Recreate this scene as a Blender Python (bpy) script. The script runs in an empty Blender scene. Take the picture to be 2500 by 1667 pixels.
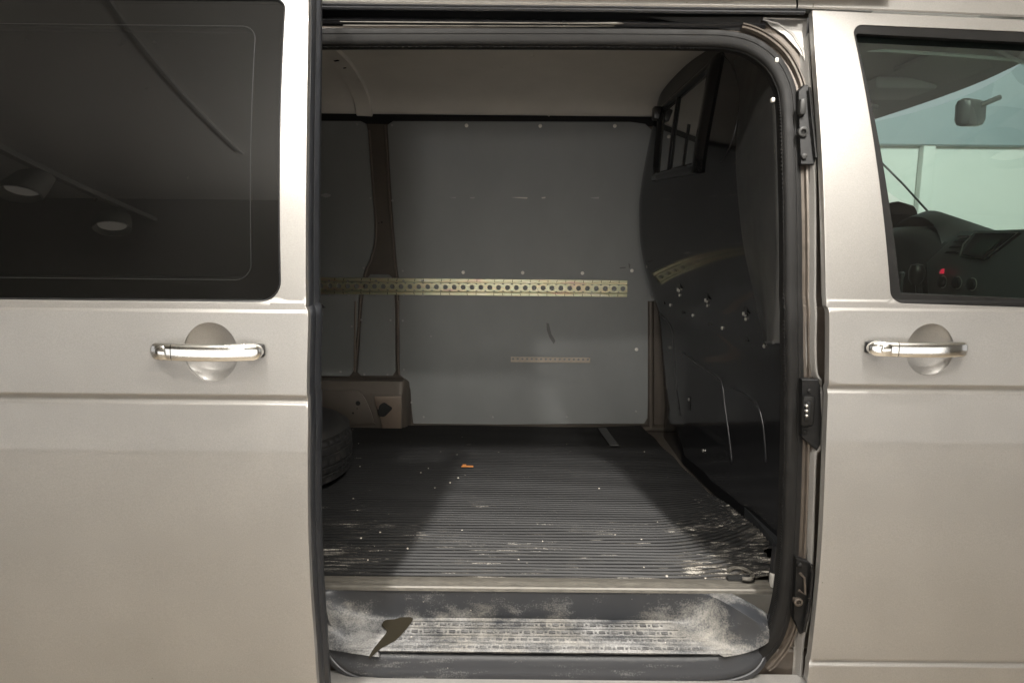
import bpy, bmesh, math, random
from mathutils import Vector, Matrix
from mathutils.geometry import delaunay_2d_cdt
import numpy as np
random.seed(7)
SC = bpy.context.scene
COL = SC.collection

# ------------------------------------------------------------------ camera
FPX, W, H = 1680.0, 2500, 1667
PITCH, ROLL = math.radians(8.25), math.radians(0.55)
CP = Vector((0, -1.47, 1.42))
FWD = Vector((0, math.cos(PITCH), -math.sin(PITCH)))
UPV = Vector((0, math.sin(PITCH), math.cos(PITCH)))
RGT = Vector((1, 0, 0))
cu = RGT * math.cos(ROLL) + UPV * math.sin(ROLL)
cv = -RGT * math.sin(ROLL) + UPV * math.cos(ROLL)
cam = bpy.data.cameras.new('camera'); cam.sensor_width = 36; cam.lens = FPX / W * 36
cam.clip_start = 0.02; cam.clip_end = 200
camo = bpy.data.objects.new('camera', cam); COL.objects.link(camo)
m = Matrix((cu, cv, -FWD)).transposed().to_4x4(); m.translation = CP
camo.matrix_world = m
SC.camera = camo

# ------------------------------------------------------------------ world, exposure, lamps
wd = bpy.data.worlds.new('World'); SC.world = wd; wd.use_nodes = True
wd.node_tree.nodes['Background'].inputs[0].default_value = (1.0, 0.97, 0.93, 1)
wd.node_tree.nodes['Background'].inputs[1].default_value = 0.5
SC.view_settings.view_transform = 'Standard'
SC.view_settings.look = 'None'
SC.view_settings.exposure = 0.0
SC.view_settings.gamma = 1.0
SC.cycles.max_bounces = 8; SC.cycles.transparent_max_bounces = 12
SC.cycles.sample_clamp_indirect = 6

def lamp(kind, loc, target, power, size, color=(1, .93, .84), cone=60, blend=.4):
    l = bpy.data.lights.new('lamp_light', kind)
    l.energy = power; l.color = color
    if kind == 'SPOT':
        l.shadow_soft_size = size; l.spot_size = math.radians(cone); l.spot_blend = blend
    elif kind == 'AREA':
        l.shape = 'RECTANGLE'; l.size = size[0]; l.size_y = size[1]
    else:
        l.shadow_soft_size = size
    o = bpy.data.objects.new('lamp_light', l); COL.objects.link(o)
    o.location = loc
    d = Vector(target) - Vector(loc)
    o.rotation_euler = d.to_track_quat('-Z', 'Y').to_euler()
    return o
LAMP_L = (-0.95, -1.62, 2.98)
LAMP_R = (0.93, -1.30, 2.98)
lamp('SPOT', LAMP_L, (-.25, 0.2, 0.9), 118, 0.03, (1, .96, .90), cone=110, blend=.6)
lamp('SPOT', LAMP_R, (.35, 0.2, 0.9), 118, 0.03, (1, .96, .90), cone=110, blend=.6)
# two added narrow spots that brighten only the wedge inside the load bay
lamp('SPOT', (-.58, -.74, 2.98), (.14, .42, .57), 235, 0.03, (1, .96, .91), cone=46, blend=1)
lamp('SPOT', (.80, -.74, 2.98), (.14, .42, .57), 235, 0.03, (1, .96, .91), cone=46, blend=1)
lamp('SPOT', (-.30, -3.3, 1.75), (0.1, 1.66, 1.55), 110, 0.2, (1, .97, .92), cone=34, blend=1)
lamp('SPOT', (3.4, 1.0, 2.9), (3.4, 4.2, 1.4), 380, 0.15, (1, .98, .95), cone=150, blend=.8)  # added spot, brightens the white wall seen beyond the cab
lamp('SPOT', (0.25, -2.6, 2.0), (0.25, -2.61, 3.2), 700, .25, (1, .97, .92), cone=160, blend=.5)  # added uplight, only there to brighten the showroom ceiling
lamp('AREA', (0.0, -3.36, 0.67), (0.0, 0, 0.67), 42, (9, 1.26), (1, .98, .96))  # added fill panel, lights the bay and the band on the doors

# ------------------------------------------------------------------ pixel helpers (a ray through the photo meets a real surface)
def ray(px, py):
    return FWD + cu * ((px - W / 2) / FPX) + cv * ((H / 2 - py) / FPX)
def at(px, py, Y):
    r = ray(px, py); return CP + r * ((Y - CP.y) / r.y)
def atz(px, py, Z):
    r = ray(px, py); return CP + r * ((Z - CP.z) / r.z)

# body side section: how far the skin lies inward at height z
def prof(z):
    if z >= 1.303:
        t = z - 1.303; return .013 + .11 * t + .24 * t * t
    if z >= 1.300: return .010 + (z - 1.300) / .003 * .003
    if z >= 1.285: return .0085 + (z - 1.285) / .015 * .0015
    if z >= 1.281: return .0040 + (z - 1.281) / .004 * .0045
    if z >= 1.119: return .004 * ((z - 1.119) / .162) ** 2
    if z >= 1.107: return (1.119 - z) / .012 * .010
    if z >= 1.101: return .010 - (1.107 - z) / .006 * .007
    if z >= .462: return .003 + .055 * (.95 - z) ** 2 - .0012
    y0 = .0018 + .055 * (.95 - .462) ** 2
    if z >= .452: return y0 + (.462 - z) / .010 * .008
    if z >= .447: return y0 + .008 - (.452 - z) / .005 * .006
    return y0 + .002 + (.447 - z) * .05
def S(px, py, off=0.0):
    Y = off
    for _ in range(12):
        p = at(px, py, Y); Y = prof(p.z) + off
    return at(px, py, Y)

# ------------------------------------------------------------------ materials
def mat(name, col, rough=.5, metal=0, coat=0, coat_rough=.05, spec=.5, bump=0, bump_scale=200, var=0, var_scale=6, stretch=(1, 1, 1), emit=None):
    m = bpy.data.materials.new(name); m.use_nodes = True
    nt = m.node_tree; b = nt.nodes['Principled BSDF']
    b.inputs['Base Color'].default_value = (*col, 1)
    b.inputs['Roughness'].default_value = rough
    b.inputs['Metallic'].default_value = metal
    b.inputs['Coat Weight'].default_value = coat
    b.inputs['Coat Roughness'].default_value = coat_rough
    b.inputs['Specular IOR Level'].default_value = spec
    tc = nt.nodes.new('ShaderNodeNewGeometry')
    mp = nt.nodes.new('ShaderNodeMapping'); mp.inputs['Scale'].default_value = stretch
    nt.links.new(tc.outputs['Position'], mp.inputs['Vector'])
    if var:
        n = nt.nodes.new('ShaderNodeTexNoise'); n.inputs['Scale'].default_value = var_scale
        n.inputs['Detail'].default_value = 6; n.inputs['Roughness'].default_value = .6
        nt.links.new(mp.outputs[0], n.inputs['Vector'])
        mr = nt.nodes.new('ShaderNodeMapRange')
        mr.inputs['From Min'].default_value = .3; mr.inputs['From Max'].default_value = .7
        mr.inputs['To Min'].default_value = 1 - var; mr.inputs['To Max'].default_value = 1 + var
        nt.links.new(n.outputs['Fac'], mr.inputs['Value'])
        mx = nt.nodes.new('ShaderNodeVectorMath'); mx.operation = 'SCALE'
        mx.inputs[0].default_value = col
        nt.links.new(mr.outputs[0], mx.inputs['Scale'])
        nt.links.new(mx.outputs[0], b.inputs['Base Color'])
        mr2 = nt.nodes.new('ShaderNodeMapRange')
        mr2.inputs['From Min'].default_value = .3; mr2.inputs['From Max'].default_value = .7
        mr2.inputs['To Min'].default_value = max(.02, rough - .08); mr2.inputs['To Max'].default_value = min(1, rough + .08)
        nt.links.new(n.outputs['Fac'], mr2.inputs['Value'])
        nt.links.new(mr2.outputs[0], b.inputs['Roughness'])
    if bump:
        n = nt.nodes.new('ShaderNodeTexNoise'); n.inputs['Scale'].default_value = bump_scale; n.inputs['Detail'].default_value = 3
        nt.links.new(mp.outputs[0], n.inputs['Vector'])
        bp = nt.nodes.new('ShaderNodeBump'); bp.inputs['Strength'].default_value = bump; bp.inputs['Distance'].default_value = .001
        nt.links.new(n.outputs['Fac'], bp.inputs['Height']); nt.links.new(bp.outputs[0], b.inputs['Normal'])
    if emit:
        b.inputs['Emission Color'].default_value = (*emit[0], 1); b.inputs['Emission Strength'].default_value = emit[1]
    return m

def paint_mat(name, col):
    m = mat(name, col, rough=.40, metal=.5, coat=.9, coat_rough=.03)
    nt = m.node_tree; b = nt.nodes['Principled BSDF']
    g = nt.nodes.new('ShaderNodeNewGeometry')
    n = nt.nodes.new('ShaderNodeTexNoise'); n.inputs['Scale'].default_value = 620; n.inputs['Detail'].default_value = 2
    nt.links.new(g.outputs['Position'], n.inputs['Vector'])
    bp = nt.nodes.new('ShaderNodeBump'); bp.inputs['Strength'].default_value = .35; bp.inputs['Distance'].default_value = .0006
    nt.links.new(n.outputs['Fac'], bp.inputs['Height']); nt.links.new(bp.outputs[0], b.inputs['Normal'])
    # faint dust film low on the doors and mottling
    n2 = nt.nodes.new('ShaderNodeTexNoise'); n2.inputs['Scale'].default_value = 5; n2.inputs['Detail'].default_value = 5
    nt.links.new(g.outputs['Position'], n2.inputs['Vector'])
    rp = nt.nodes.new('ShaderNodeMapRange'); rp.inputs['From Min'].default_value = .3; rp.inputs['From Max'].default_value = .7
    rp.inputs['To Min'].default_value = .94; rp.inputs['To Max'].default_value = 1.06
    nt.links.new(n2.outputs['Fac'], rp.inputs['Value'])
    sc = nt.nodes.new('ShaderNodeVectorMath'); sc.operation = 'SCALE'; sc.inputs[0].default_value = col
    nt.links.new(rp.outputs[0], sc.inputs['Scale']); nt.links.new(sc.outputs[0], b.inputs['Base Color'])
    n3 = nt.nodes.new('ShaderNodeTexNoise'); n3.inputs['Scale'].default_value = 420; n3.inputs['Detail'].default_value = 2; n3.inputs['Roughness'].default_value = .8
    nt.links.new(g.outputs['Position'], n3.inputs['Vector'])
    r3 = nt.nodes.new('ShaderNodeMapRange'); r3.inputs['From Min'].default_value = .3; r3.inputs['From Max'].default_value = .7
    r3.inputs['To Min'].default_value = .91; r3.inputs['To Max'].default_value = 1.09
    nt.links.new(n3.outputs['Fac'], r3.inputs['Value'])
    sc0 = sc; sc = nt.nodes.new('ShaderNodeVectorMath'); sc.operation = 'SCALE'
    nt.links.new(sc0.outputs[0], sc.inputs[0]); nt.links.new(r3.outputs[0], sc.inputs['Scale'])
    # specks of dirt
    v = nt.nodes.new('ShaderNodeTexVoronoi'); v.inputs['Scale'].default_value = 14
    nt.links.new(g.outputs['Position'], v.inputs['Vector'])
    lt = nt.nodes.new('ShaderNodeMath'); lt.operation = 'LESS_THAN'; lt.inputs[1].default_value = .018
    nt.links.new(v.outputs['Distance'], lt.inputs[0])
    mx = nt.nodes.new('ShaderNodeMix'); mx.data_type = 'RGBA'
    mx.inputs[7].default_value = (.12, .1, .08, 1)
    nt.links.new(lt.outputs[0], mx.inputs[0]); nt.links.new(sc.outputs[0], mx.inputs[6])
    nt.links.new(mx.outputs[2], b.inputs['Base Color'])
    return m

def glass_mat(name, tint, refl_rough=0.0, boost=1.0, haze=0.0):
    m = bpy.data.materials.new(name); m.use_nodes = True
    nt = m.node_tree; nt.nodes.remove(nt.nodes['Principled BSDF'])
    out = nt.nodes['Material Output']
    t = nt.nodes.new('ShaderNodeBsdfTransparent'); t.inputs[0].default_value = (*tint, 1)
    g = nt.nodes.new('ShaderNodeBsdfGlossy'); g.inputs['Roughness'].default_value = refl_rough
    f = nt.nodes.new('ShaderNodeLayerWeight'); f.inputs['Blend'].default_value = .5
    mu = nt.nodes.new('ShaderNodeMath'); mu.operation = 'MULTIPLY'; mu.inputs[1].default_value = boost; mu.use_clamp = True
    x = nt.nodes.new('ShaderNodeMixShader')
    pw = nt.nodes.new('ShaderNodeMath'); pw.operation = 'POWER'; pw.inputs[1].default_value = 5
    ma = nt.nodes.new('ShaderNodeMath'); ma.operation = 'MULTIPLY_ADD'; ma.inputs[1].default_value = .95; ma.inputs[2].default_value = .045
    nt.links.new(f.outputs['Facing'], pw.inputs[0]); nt.links.new(pw.outputs[0], ma.inputs[0]); nt.links.new(ma.outputs[0], mu.inputs[0]); nt.links.new(mu.outputs[0], x.inputs[0])
    nt.links.new(t.outputs[0], x.inputs[1]); nt.links.new(g.outputs[0], x.inputs[2])
    res = x.outputs[0]
    if haze:   # uneven pale haze laid over the glass to lift its dim reflections
        d = nt.nodes.new('ShaderNodeBsdfDiffuse'); d.inputs[0].default_value = (.5, .5, .48, 1)
        gg = nt.nodes.new('ShaderNodeNewGeometry'); nn = nt.nodes.new('ShaderNodeTexNoise'); nn.inputs['Scale'].default_value = 3.5; nn.inputs['Detail'].default_value = 7
        nt.links.new(gg.outputs['Position'], nn.inputs['Vector'])
        mr = nt.nodes.new('ShaderNodeMapRange'); mr.inputs['From Min'].default_value = .3; mr.inputs['From Max'].default_value = .7
        mr.inputs['To Min'].default_value = haze * .6; mr.inputs['To Max'].default_value = haze * 1.4
        nt.links.new(nn.outputs['Fac'], mr.inputs['Value'])
        x2 = nt.nodes.new('ShaderNodeMixShader'); nt.links.new(mr.outputs[0], x2.inputs[0])
        nt.links.new(res, x2.inputs[1]); nt.links.new(d.outputs[0], x2.inputs[2]); res = x2.outputs[0]
    nt.links.new(res, out.inputs[0])
    return m

def dirt_mat(name, base, dust, rough, lo, hi, scale, stretch=(1, 1, 1), dust2=None, updust=0.0, ztop=None, fine=True, yband=None, streak=None):
    """dark rubber or plastic with dust lying on it in streaks and patches"""
    m = bpy.data.materials.new(name); m.use_nodes = True
    nt = m.node_tree; b = nt.nodes['Principled BSDF']; L = nt.links.new
    def math_(op, a, c, clamp=False):
        n = nt.nodes.new('ShaderNodeMath'); n.operation = op; n.use_clamp = clamp
        for i, v in enumerate((a, c)):
            if isinstance(v, (int, float)): n.inputs[i].default_value = v
            else: L(v, n.inputs[i])
        return n.outputs[0]
    g = nt.nodes.new('ShaderNodeNewGeometry')
    mp = nt.nodes.new('ShaderNodeMapping'); mp.inputs['Scale'].default_value = stretch; L(g.outputs['Position'], mp.inputs[0])
    n1 = nt.nodes.new('ShaderNodeTexNoise'); n1.inputs['Scale'].default_value = scale; n1.inputs['Detail'].default_value = 8; n1.inputs['Roughness'].default_value = .68
    L(mp.outputs[0], n1.inputs['Vector'])
    n2 = nt.nodes.new('ShaderNodeTexNoise'); n2.inputs['Scale'].default_value = 4.5; n2.inputs['Detail'].default_value = 4; n2.inputs['Roughness'].default_value = .6
    L(g.outputs['Position'], n2.inputs['Vector'])
    n4 = nt.nodes.new('ShaderNodeTexNoise'); n4.inputs['Scale'].default_value = 260; n4.inputs['Detail'].default_value = 2
    L(g.outputs['Position'], n4.inputs['Vector'])
    f = math_('ADD', math_('ADD', math_('MULTIPLY', n1.outputs['Fac'], .45), math_('MULTIPLY', n2.outputs['Fac'], .35)), math_('MULTIPLY', n4.outputs['Fac'], .2))
    f = math_('ADD', math_('MULTIPLY', f, 1.9), -.45)
    sep = nt.nodes.new('ShaderNodeSeparateXYZ'); L(g.outputs['Normal'], sep.inputs[0])
    if updust:
        f = math_('ADD', f, math_('MULTIPLY', math_('SUBTRACT', sep.outputs['Z'], .8), updust))
    pos = nt.nodes.new('ShaderNodeSeparateXYZ'); L(g.outputs['Position'], pos.inputs[0])
    if ztop:
        z0, z1, amt = ztop
        mr = nt.nodes.new('ShaderNodeMapRange'); mr.inputs['From Min'].default_value = z0; mr.inputs['From Max'].default_value = z1
        mr.inputs['To Min'].default_value = -amt; mr.inputs['To Max'].default_value = amt; L(pos.outputs['Z'], mr.inputs['Value'])
        f = math_('ADD', f, mr.outputs[0])
    if yband:
        y0, y1, amt = yband
        mr = nt.nodes.new('ShaderNodeMapRange'); mr.inputs['From Min'].default_value = y0; mr.inputs['From Max'].default_value = y1
        mr.inputs['To Min'].default_value = amt; mr.inputs['To Max'].default_value = -amt; L(pos.outputs['Y'], mr.inputs['Value'])
        f = math_('ADD', f, mr.outputs[0])
    mr = nt.nodes.new('ShaderNodeMapRange'); mr.inputs['From Min'].default_value = lo; mr.inputs['From Max'].default_value = hi; L(f, mr.inputs['Value'])
    fac = mr.outputs[0]
    dcol = nt.nodes.new('ShaderNodeMix'); dcol.data_type = 'RGBA'
    dcol.inputs[6].default_value = (*dust, 1); dcol.inputs[7].default_value = (*(dust2 or dust), 1)
    n3 = nt.nodes.new('ShaderNodeTexNoise'); n3.inputs['Scale'].default_value = 7; n3.inputs['Detail'].default_value = 3
    L(g.outputs['Position'], n3.inputs['Vector'])
    mr3 = nt.nodes.new('ShaderNodeMapRange'); mr3.inputs['From Min'].default_value = .42; mr3.inputs['From Max'].default_value = .62; L(n3.outputs['Fac'], mr3.inputs['Value'])
    L(mr3.outputs[0], dcol.inputs[0])
    mx = nt.nodes.new('ShaderNodeMix'); mx.data_type = 'RGBA'
    mx.inputs[6].default_value = (*base, 1); L(dcol.outputs[2], mx.inputs[7]); L(fac, mx.inputs[0])
    col = mx.outputs[2]
    if fine:   # white crumbs
        v = nt.nodes.new('ShaderNodeTexVoronoi'); v.inputs['Scale'].default_value = 42
        L(g.outputs['Position'], v.inputs['Vector'])
        cs = nt.nodes.new('ShaderNodeSeparateColor'); L(v.outputs['Color'], cs.inputs[0])
        thr = math_('MULTIPLY', math_('SUBTRACT', cs.outputs[0], .84, True), .8)
        lt = math_('LESS_THAN', v.outputs['Distance'], thr)
        m2 = nt.nodes.new('ShaderNodeMix'); m2.data_type = 'RGBA'; L(math_('MULTIPLY', lt, .7), m2.inputs[0]); L(col, m2.inputs[6]); m2.inputs[7].default_value = (.55, .5, .43, 1)
        col = m2.outputs[2]
    if streak:   # bright scrapes where things were dragged
        sc_, st_, thr_, col_ = streak
        mp2 = nt.nodes.new('ShaderNodeMapping'); mp2.inputs['Scale'].default_value = st_; L(g.outputs['Position'], mp2.inputs[0])
        n5 = nt.nodes.new('ShaderNodeTexNoise'); n5.inputs['Scale'].default_value = sc_; n5.inputs['Detail'].default_value = 7; n5.inputs['Roughness'].default_value = .72
        L(mp2.outputs[0], n5.inputs['Vector'])
        mk = nt.nodes.new('ShaderNodeMapRange'); mk.inputs['From Min'].default_value = thr_; mk.inputs['From Max'].default_value = thr_ + .05
        L(math_('ADD', n5.outputs['Fac'], math_('MULTIPLY', math_('SUBTRACT', f, .5), .55)), mk.inputs['Value'])
        m3 = nt.nodes.new('ShaderNodeMix'); m3.data_type = 'RGBA'; L(math_('MULTIPLY', mk.outputs[0], .75), m3.inputs[0]); L(col, m3.inputs[6]); m3.inputs[7].default_value = (*col_, 1)
        col = m3.outputs[2]
    L(col, b.inputs['Base Color'])
    rr = nt.nodes.new('ShaderNodeMapRange'); rr.inputs['To Min'].default_value = rough; rr.inputs['To Max'].default_value = .85; L(fac, rr.inputs['Value'])
    L(rr.outputs[0], b.inputs['Roughness'])
    bp = nt.nodes.new('ShaderNodeBump'); bp.inputs['Strength'].default_value = .25; bp.inputs['Distance'].default_value = .001
    L(n1.outputs['Fac'], bp.inputs['Height']); L(bp.outputs[0], b.inputs['Normal'])
    return m

def zinc_mat():
    m = bpy.data.materials.new('yellow_zinc'); m.use_nodes = True
    nt = m.node_tree; b = nt.nodes['Principled BSDF']; L = nt.links.new
    g = nt.nodes.new('ShaderNodeNewGeometry')
    mp = nt.nodes.new('ShaderNodeMapping'); mp.inputs['Scale'].default_value = (9, 9, 45); L(g.outputs['Position'], mp.inputs[0])
    n = nt.nodes.new('ShaderNodeTexNoise'); n.inputs['Scale'].default_value = 1; n.inputs['Detail'].default_value = 3; L(mp.outputs[0], n.inputs['Vector'])
    r = nt.nodes.new('ShaderNodeValToRGB'); L(n.outputs['Fac'], r.inputs[0])
    e = r.color_ramp.elements
    e[0].position = .3; e[0].color = (.40, .29, .25, 1); e[1].position = .7; e[1].color = (.46, .45, .37, 1)
    for p, c in ((.42, (.44, .385, .25, 1)), (.52, (.37, .385, .27, 1)), (.6, (.45, .41, .28, 1))):
        k = e.new(p); k.color = c
    L(r.outputs[0], b.inputs['Base Color'])
    b.inputs['Metallic'].default_value = .8; b.inputs['Roughness'].default_value = .36
    return m

PAINT = paint_mat('beige_metallic_paint', (.298, .288, .273))
JAMB = mat('jamb_paint_shaded', (.08, .066, .054), rough=.42, metal=.4, coat=.3, var=.18, var_scale=30)  # body paint darkened to carry the low light inside the jamb
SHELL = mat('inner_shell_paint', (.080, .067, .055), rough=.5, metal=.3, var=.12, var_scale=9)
PANEL = mat('grey_wall_board', (.176, .182, .181), rough=.55, var=.10, var_scale=3.5, stretch=(1, 1, .6), bump=.1, bump_scale=500)
CEIL = mat('beige_roof_liner', (.62, .60, .56), rough=.7, var=.06, var_scale=5)
BLACK = mat('black_plastic', (.012, .012, .013), rough=.35, var=.2, var_scale=20)
GLOSSB = mat('glossy_black_panel', (.008, .008, .0085), rough=.09, spec=.3, bump=.02, bump_scale=40)
RUBBER = mat('black_rubber', (.009, .0087, .0083), rough=.62, spec=.2, var=.25, var_scale=35, stretch=(1, 1, 1), bump=.2, bump_scale=300)
RUBBERG = mat('grey_blue_rubber', (.019, .0205, .024), rough=.45, var=.2, var_scale=40)
VOID = mat('dark_recess', (.004, .004, .004), rough=.8)
CHROME = mat('chrome', (.88, .88, .86), rough=.1, metal=1, var=.06, var_scale=60, bump=.08, bump_scale=120)
STEEL = mat('bright_steel', (.6, .58, .54), rough=.35, metal=.8)
SCREW = mat('zinc_screw', (.62, .60, .55), rough=.4, metal=.4)
ALU = mat('aluminium_trim', (.115, .107, .092), rough=.42, metal=.35, var=.25, var_scale=14, stretch=(2, 10, 1))
ZINC = zinc_mat()
FIT = mat('black_fitting', (.007, .007, .007), rough=.45, spec=.25, var=.2, var_scale=30)
STRIP = mat('pale_steel_strip', (.34, .295, .245), rough=.5, metal=.4, var=.15, var_scale=40)
MATR = dirt_mat('ribbed_rubber', (.006, .006, .006), (.15, .14, .125), .46, .62, 1.0, 15, (.6, 8, 1), dust2=(.14, .122, .098), ztop=(.5695, .5755, .09), yband=(.15, .85, .12), streak=(26, (.35, 7, 1), .675, (.40, .375, .33)))
STEP = dirt_mat('dusty_step_plastic', (.028, .03, .034), (.47, .46, .44), .45, .40, .98, 16, (.8, 1.3, 1.3), dust2=(.38, .357, .31), updust=.10, ztop=(.56, .455, .09), streak=(30, (.35, 3, 3), .74, (.50, .48, .45)))
STEPB = dirt_mat('step_edge_plastic', (.022, .023, .026), (.30, .295, .28), .45, .55, 1.1, 34, (.35, 2.5, 2.5), streak=(30, (.35, 3, 3), .72, (.45, .43, .4)))
TREADP = dirt_mat('tread_plastic', (.035, .035, .037), (.15, .147, .142), .5, .35, .66, 60, (1, 1, 1), fine=False)
MATR.node_tree.nodes['Principled BSDF'].inputs['Specular IOR Level'].default_value = .28
TYRE = dirt_mat('tyre_rubber', (.007, .0068, .0065), (.05, .042, .032), .6, .55, 1.05, 20, fine=False)
FRITG = mat('frit_glass', (.004, .005, .005), rough=.03, coat=1, coat_rough=.0)
PRIV = glass_mat('privacy_glass', (.05, .056, .056), haze=.007)
CLEAR = glass_mat('green_tint_glass', (.60, .74, .68), boost=1.4, haze=.003)
WSGLASS = glass_mat('windscreen_glass', (.86, .95, .92), boost=.5)
DASH = mat('dash_plastic', (.014, .015, .016), rough=.5, bump=.15, bump_scale=400)
DASHG = mat('console_plastic', (.10, .104, .104), rough=.4)
LINER = mat('cab_liner', (.5, .51, .5), rough=.85)
SCREENM = mat('display_glass', (.07, .09, .08), rough=.06, coat=1)
REDL = mat('red_lamp', (.5, .02, .03), rough=.4, emit=((1, .03, .08), .7))
BULKTRIM = mat('dark_grey_trim', (.025, .025, .024), rough=.5, var=.15, var_scale=8)

# ------------------------------------------------------------------ mesh helpers
def link(name, me, mt, parent=None):
    o = bpy.data.objects.new(name, me); COL.objects.link(o)
    if mt and not me.materials: me.materials.append(mt)
    if parent is not None:
        o.parent = parent
        if parent.type == 'EMPTY': o.matrix_parent_inverse = Matrix.Translation(-parent.location)
    return o
def mesh(name, vs, fs, mt, parent=None, smooth=True, sharp=40):
    me = bpy.data.meshes.new(name); me.from_pydata([tuple(v) for v in vs], [], fs)
    bm = bmesh.new(); bm.from_mesh(me)
    bmesh.ops.remove_doubles(bm, verts=bm.verts, dist=1e-6)
    bmesh.ops.recalc_face_normals(bm, faces=bm.faces)
    bm.to_mesh(me); bm.free()
    if smooth:
        me.shade_smooth()
        if sharp: me.set_sharp_from_angle(angle=math.radians(sharp))
    return link(name, me, mt, parent)
class MB:
    def __init__(s): s.v = []; s.f = []
    def add(s, vs, fs):
        n = len(s.v); s.v += [tuple(v) for v in vs]; s.f += [tuple(i + n for i in f) for f in fs]; return s
    def loft(s, loops, closed=True, cap0=False, cap1=False):
        n = len(loops[0]); vs = [p for l in loops for p in l]; fs = []
        for i in range(len(loops) - 1):
            for j in range(n if closed else n - 1):
                k = (j + 1) % n
                fs.append((i * n + j, i * n + k, (i + 1) * n + k, (i + 1) * n + j))
        if cap0: fs.append(tuple(range(n))[::-1])
        if cap1: fs.append(tuple((len(loops) - 1) * n + j for j in range(n)))
        return s.add(vs, fs)
    def tube(s, pts, r, k=10, caps=True, flat=1.0):
        pts = [Vector(p) for p in pts]; loops = []
        up = Vector((0, 1, 0))
        for i, p in enumerate(pts):
            t = (pts[min(i + 1, len(pts) - 1)] - pts[max(i - 1, 0)]).normalized()
            a = t.cross(up)
            if a.length < .05: a = t.cross(Vector((1, 0, .3)))
            a.normalize(); b = a.cross(t).normalized()
            rr = r[i] if isinstance(r, (list, tuple)) else r
            loops.append([p + a * (math.cos(q) * rr) + b * (math.sin(q) * rr * flat) for q in (2 * math.pi * j / k for j in range(k))])
        return s.loft(loops, True, caps, caps)
    def box(s, c, d, bev=0.0, rot=None):
        bm = bmesh.new(); bmesh.ops.create_cube(bm, size=1)
        for v in bm.verts: v.co = Vector((v.co.x * d[0], v.co.y * d[1], v.co.z * d[2]))
        if bev: bmesh.ops.bevel(bm, geom=list(bm.edges), offset=bev, segments=2, affect='EDGES', profile=.5)
        R = rot or Matrix.Identity(3)
        bm.verts.index_update()
        vs = [R @ v.co + Vector(c) for v in bm.verts]; fs = [[v.index for v in f.verts] for f in bm.faces]
        bm.free(); return s.add(vs, fs)
    def lathe(s, prof_, c=(0, 0, 0), axis='y', k=16, close=False):
        loops = []
        for r, h in prof_:
            l = []
            for j in range(k):
                q = 2 * math.pi * j / k; a, b = r * math.cos(q), r * math.sin(q)
                l.append(Vector(c) + (Vector((a, h, b)) if axis == 'y' else Vector((a, b, h)) if axis == 'z' else Vector((h, a, b))))
            loops.append(l)
        if close: loops.append(loops[0])
        return s.loft(loops, True, prof_[0][0] > 1e-5 and not close, prof_[-1][0] > 1e-5 and not close)
    def build(s, name, mt, parent=None, smooth=True, sharp=40): return mesh(name, s.v, s.f, mt, parent, smooth, sharp)

def cat(pts, n=8, closed=False):
    """Catmull-Rom through the points"""
    P = [Vector(p) for p in pts]; out = []; N = len(P)
    for i in range(N if closed else N - 1):
        p0 = P[(i - 1) % N] if closed or i > 0 else P[0] * 2 - P[1]
        p1 = P[i]; p2 = P[(i + 1) % N]
        p3 = P[(i + 2) % N] if closed or i + 2 < N else P[-1] * 2 - P[-2]
        for k in range(n):
            t = k / n
            out.append(.5 * ((2 * p1) + (p2 - p0) * t + (2 * p0 - 5 * p1 + 4 * p2 - p3) * t * t + (3 * p1 - p0 - 3 * p2 + p3) * t ** 3))
    if not closed: out.append(P[-1])
    return out
def rpoly(pts, n=8):
    """polygon with rounded corners; pts = (x, z, r)"""
    out = []; N = len(pts)
    for i in range(N):
        p = Vector(pts[i][:2]); r = pts[i][2]
        a = Vector(pts[i - 1][:2]); b = Vector(pts[(i + 1) % N][:2])
        if r <= 0: out.append(p); continue
        u = (a - p).normalized(); v = (b - p).normalized()
        ang = math.acos(max(-1, min(1, u.dot(v)))); d = r / math.tan(ang / 2)
        d = min(d, (a - p).length * .49, (b - p).length * .49)
        r2 = d * math.tan(ang / 2)
        c = p + (u + v).normalized() * (r2 / math.sin(ang / 2))
        s0 = p + u * d - c; s1 = p + v * d - c
        a0 = math.atan2(s0.y, s0.x); a1 = math.atan2(s1.y, s1.x); da = (a1 - a0 + math.pi) % (2 * math.pi) - math.pi
        for k in range(n + 1):
            q = a0 + da * k / n; out.append(c + Vector((math.cos(q), math.sin(q))) * r2)
    return out
def resample(loop, step):
    out = []; N = len(loop)
    for i in range(N):
        a, b = Vector(loop[i]), Vector(loop[(i + 1) % N]); L = (b - a).length
        if L < 1e-6: continue
        k = max(1, int(math.ceil(L / step)))
        for j in range(k): out.append(a + (b - a) * (j / k))
    return out
def inside_np(P, poly):
    x, y = P[:, 0], P[:, 1]; r = np.zeros(len(P), bool); n = len(poly)
    for i in range(n):
        x1, y1 = poly[i]; x2, y2 = poly[(i + 1) % n]
        if y1 == y2: continue
        c = ((y1 > y) != (y2 > y)) & (x < (x2 - x1) * (y - y1) / (y2 - y1) + x1); r ^= c
    return r
def dist_np(P, poly):
    d = np.full(len(P), 1e9); n = len(poly)
    for i in range(n):
        a = np.array(poly[i]); b = np.array(poly[(i + 1) % n]); ab = b - a
        t = np.clip(((P - a) @ ab) / max(ab @ ab, 1e-12), 0, 1)
        d = np.minimum(d, np.linalg.norm(P - (a + t[:, None] * ab), axis=1))
    return d
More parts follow.
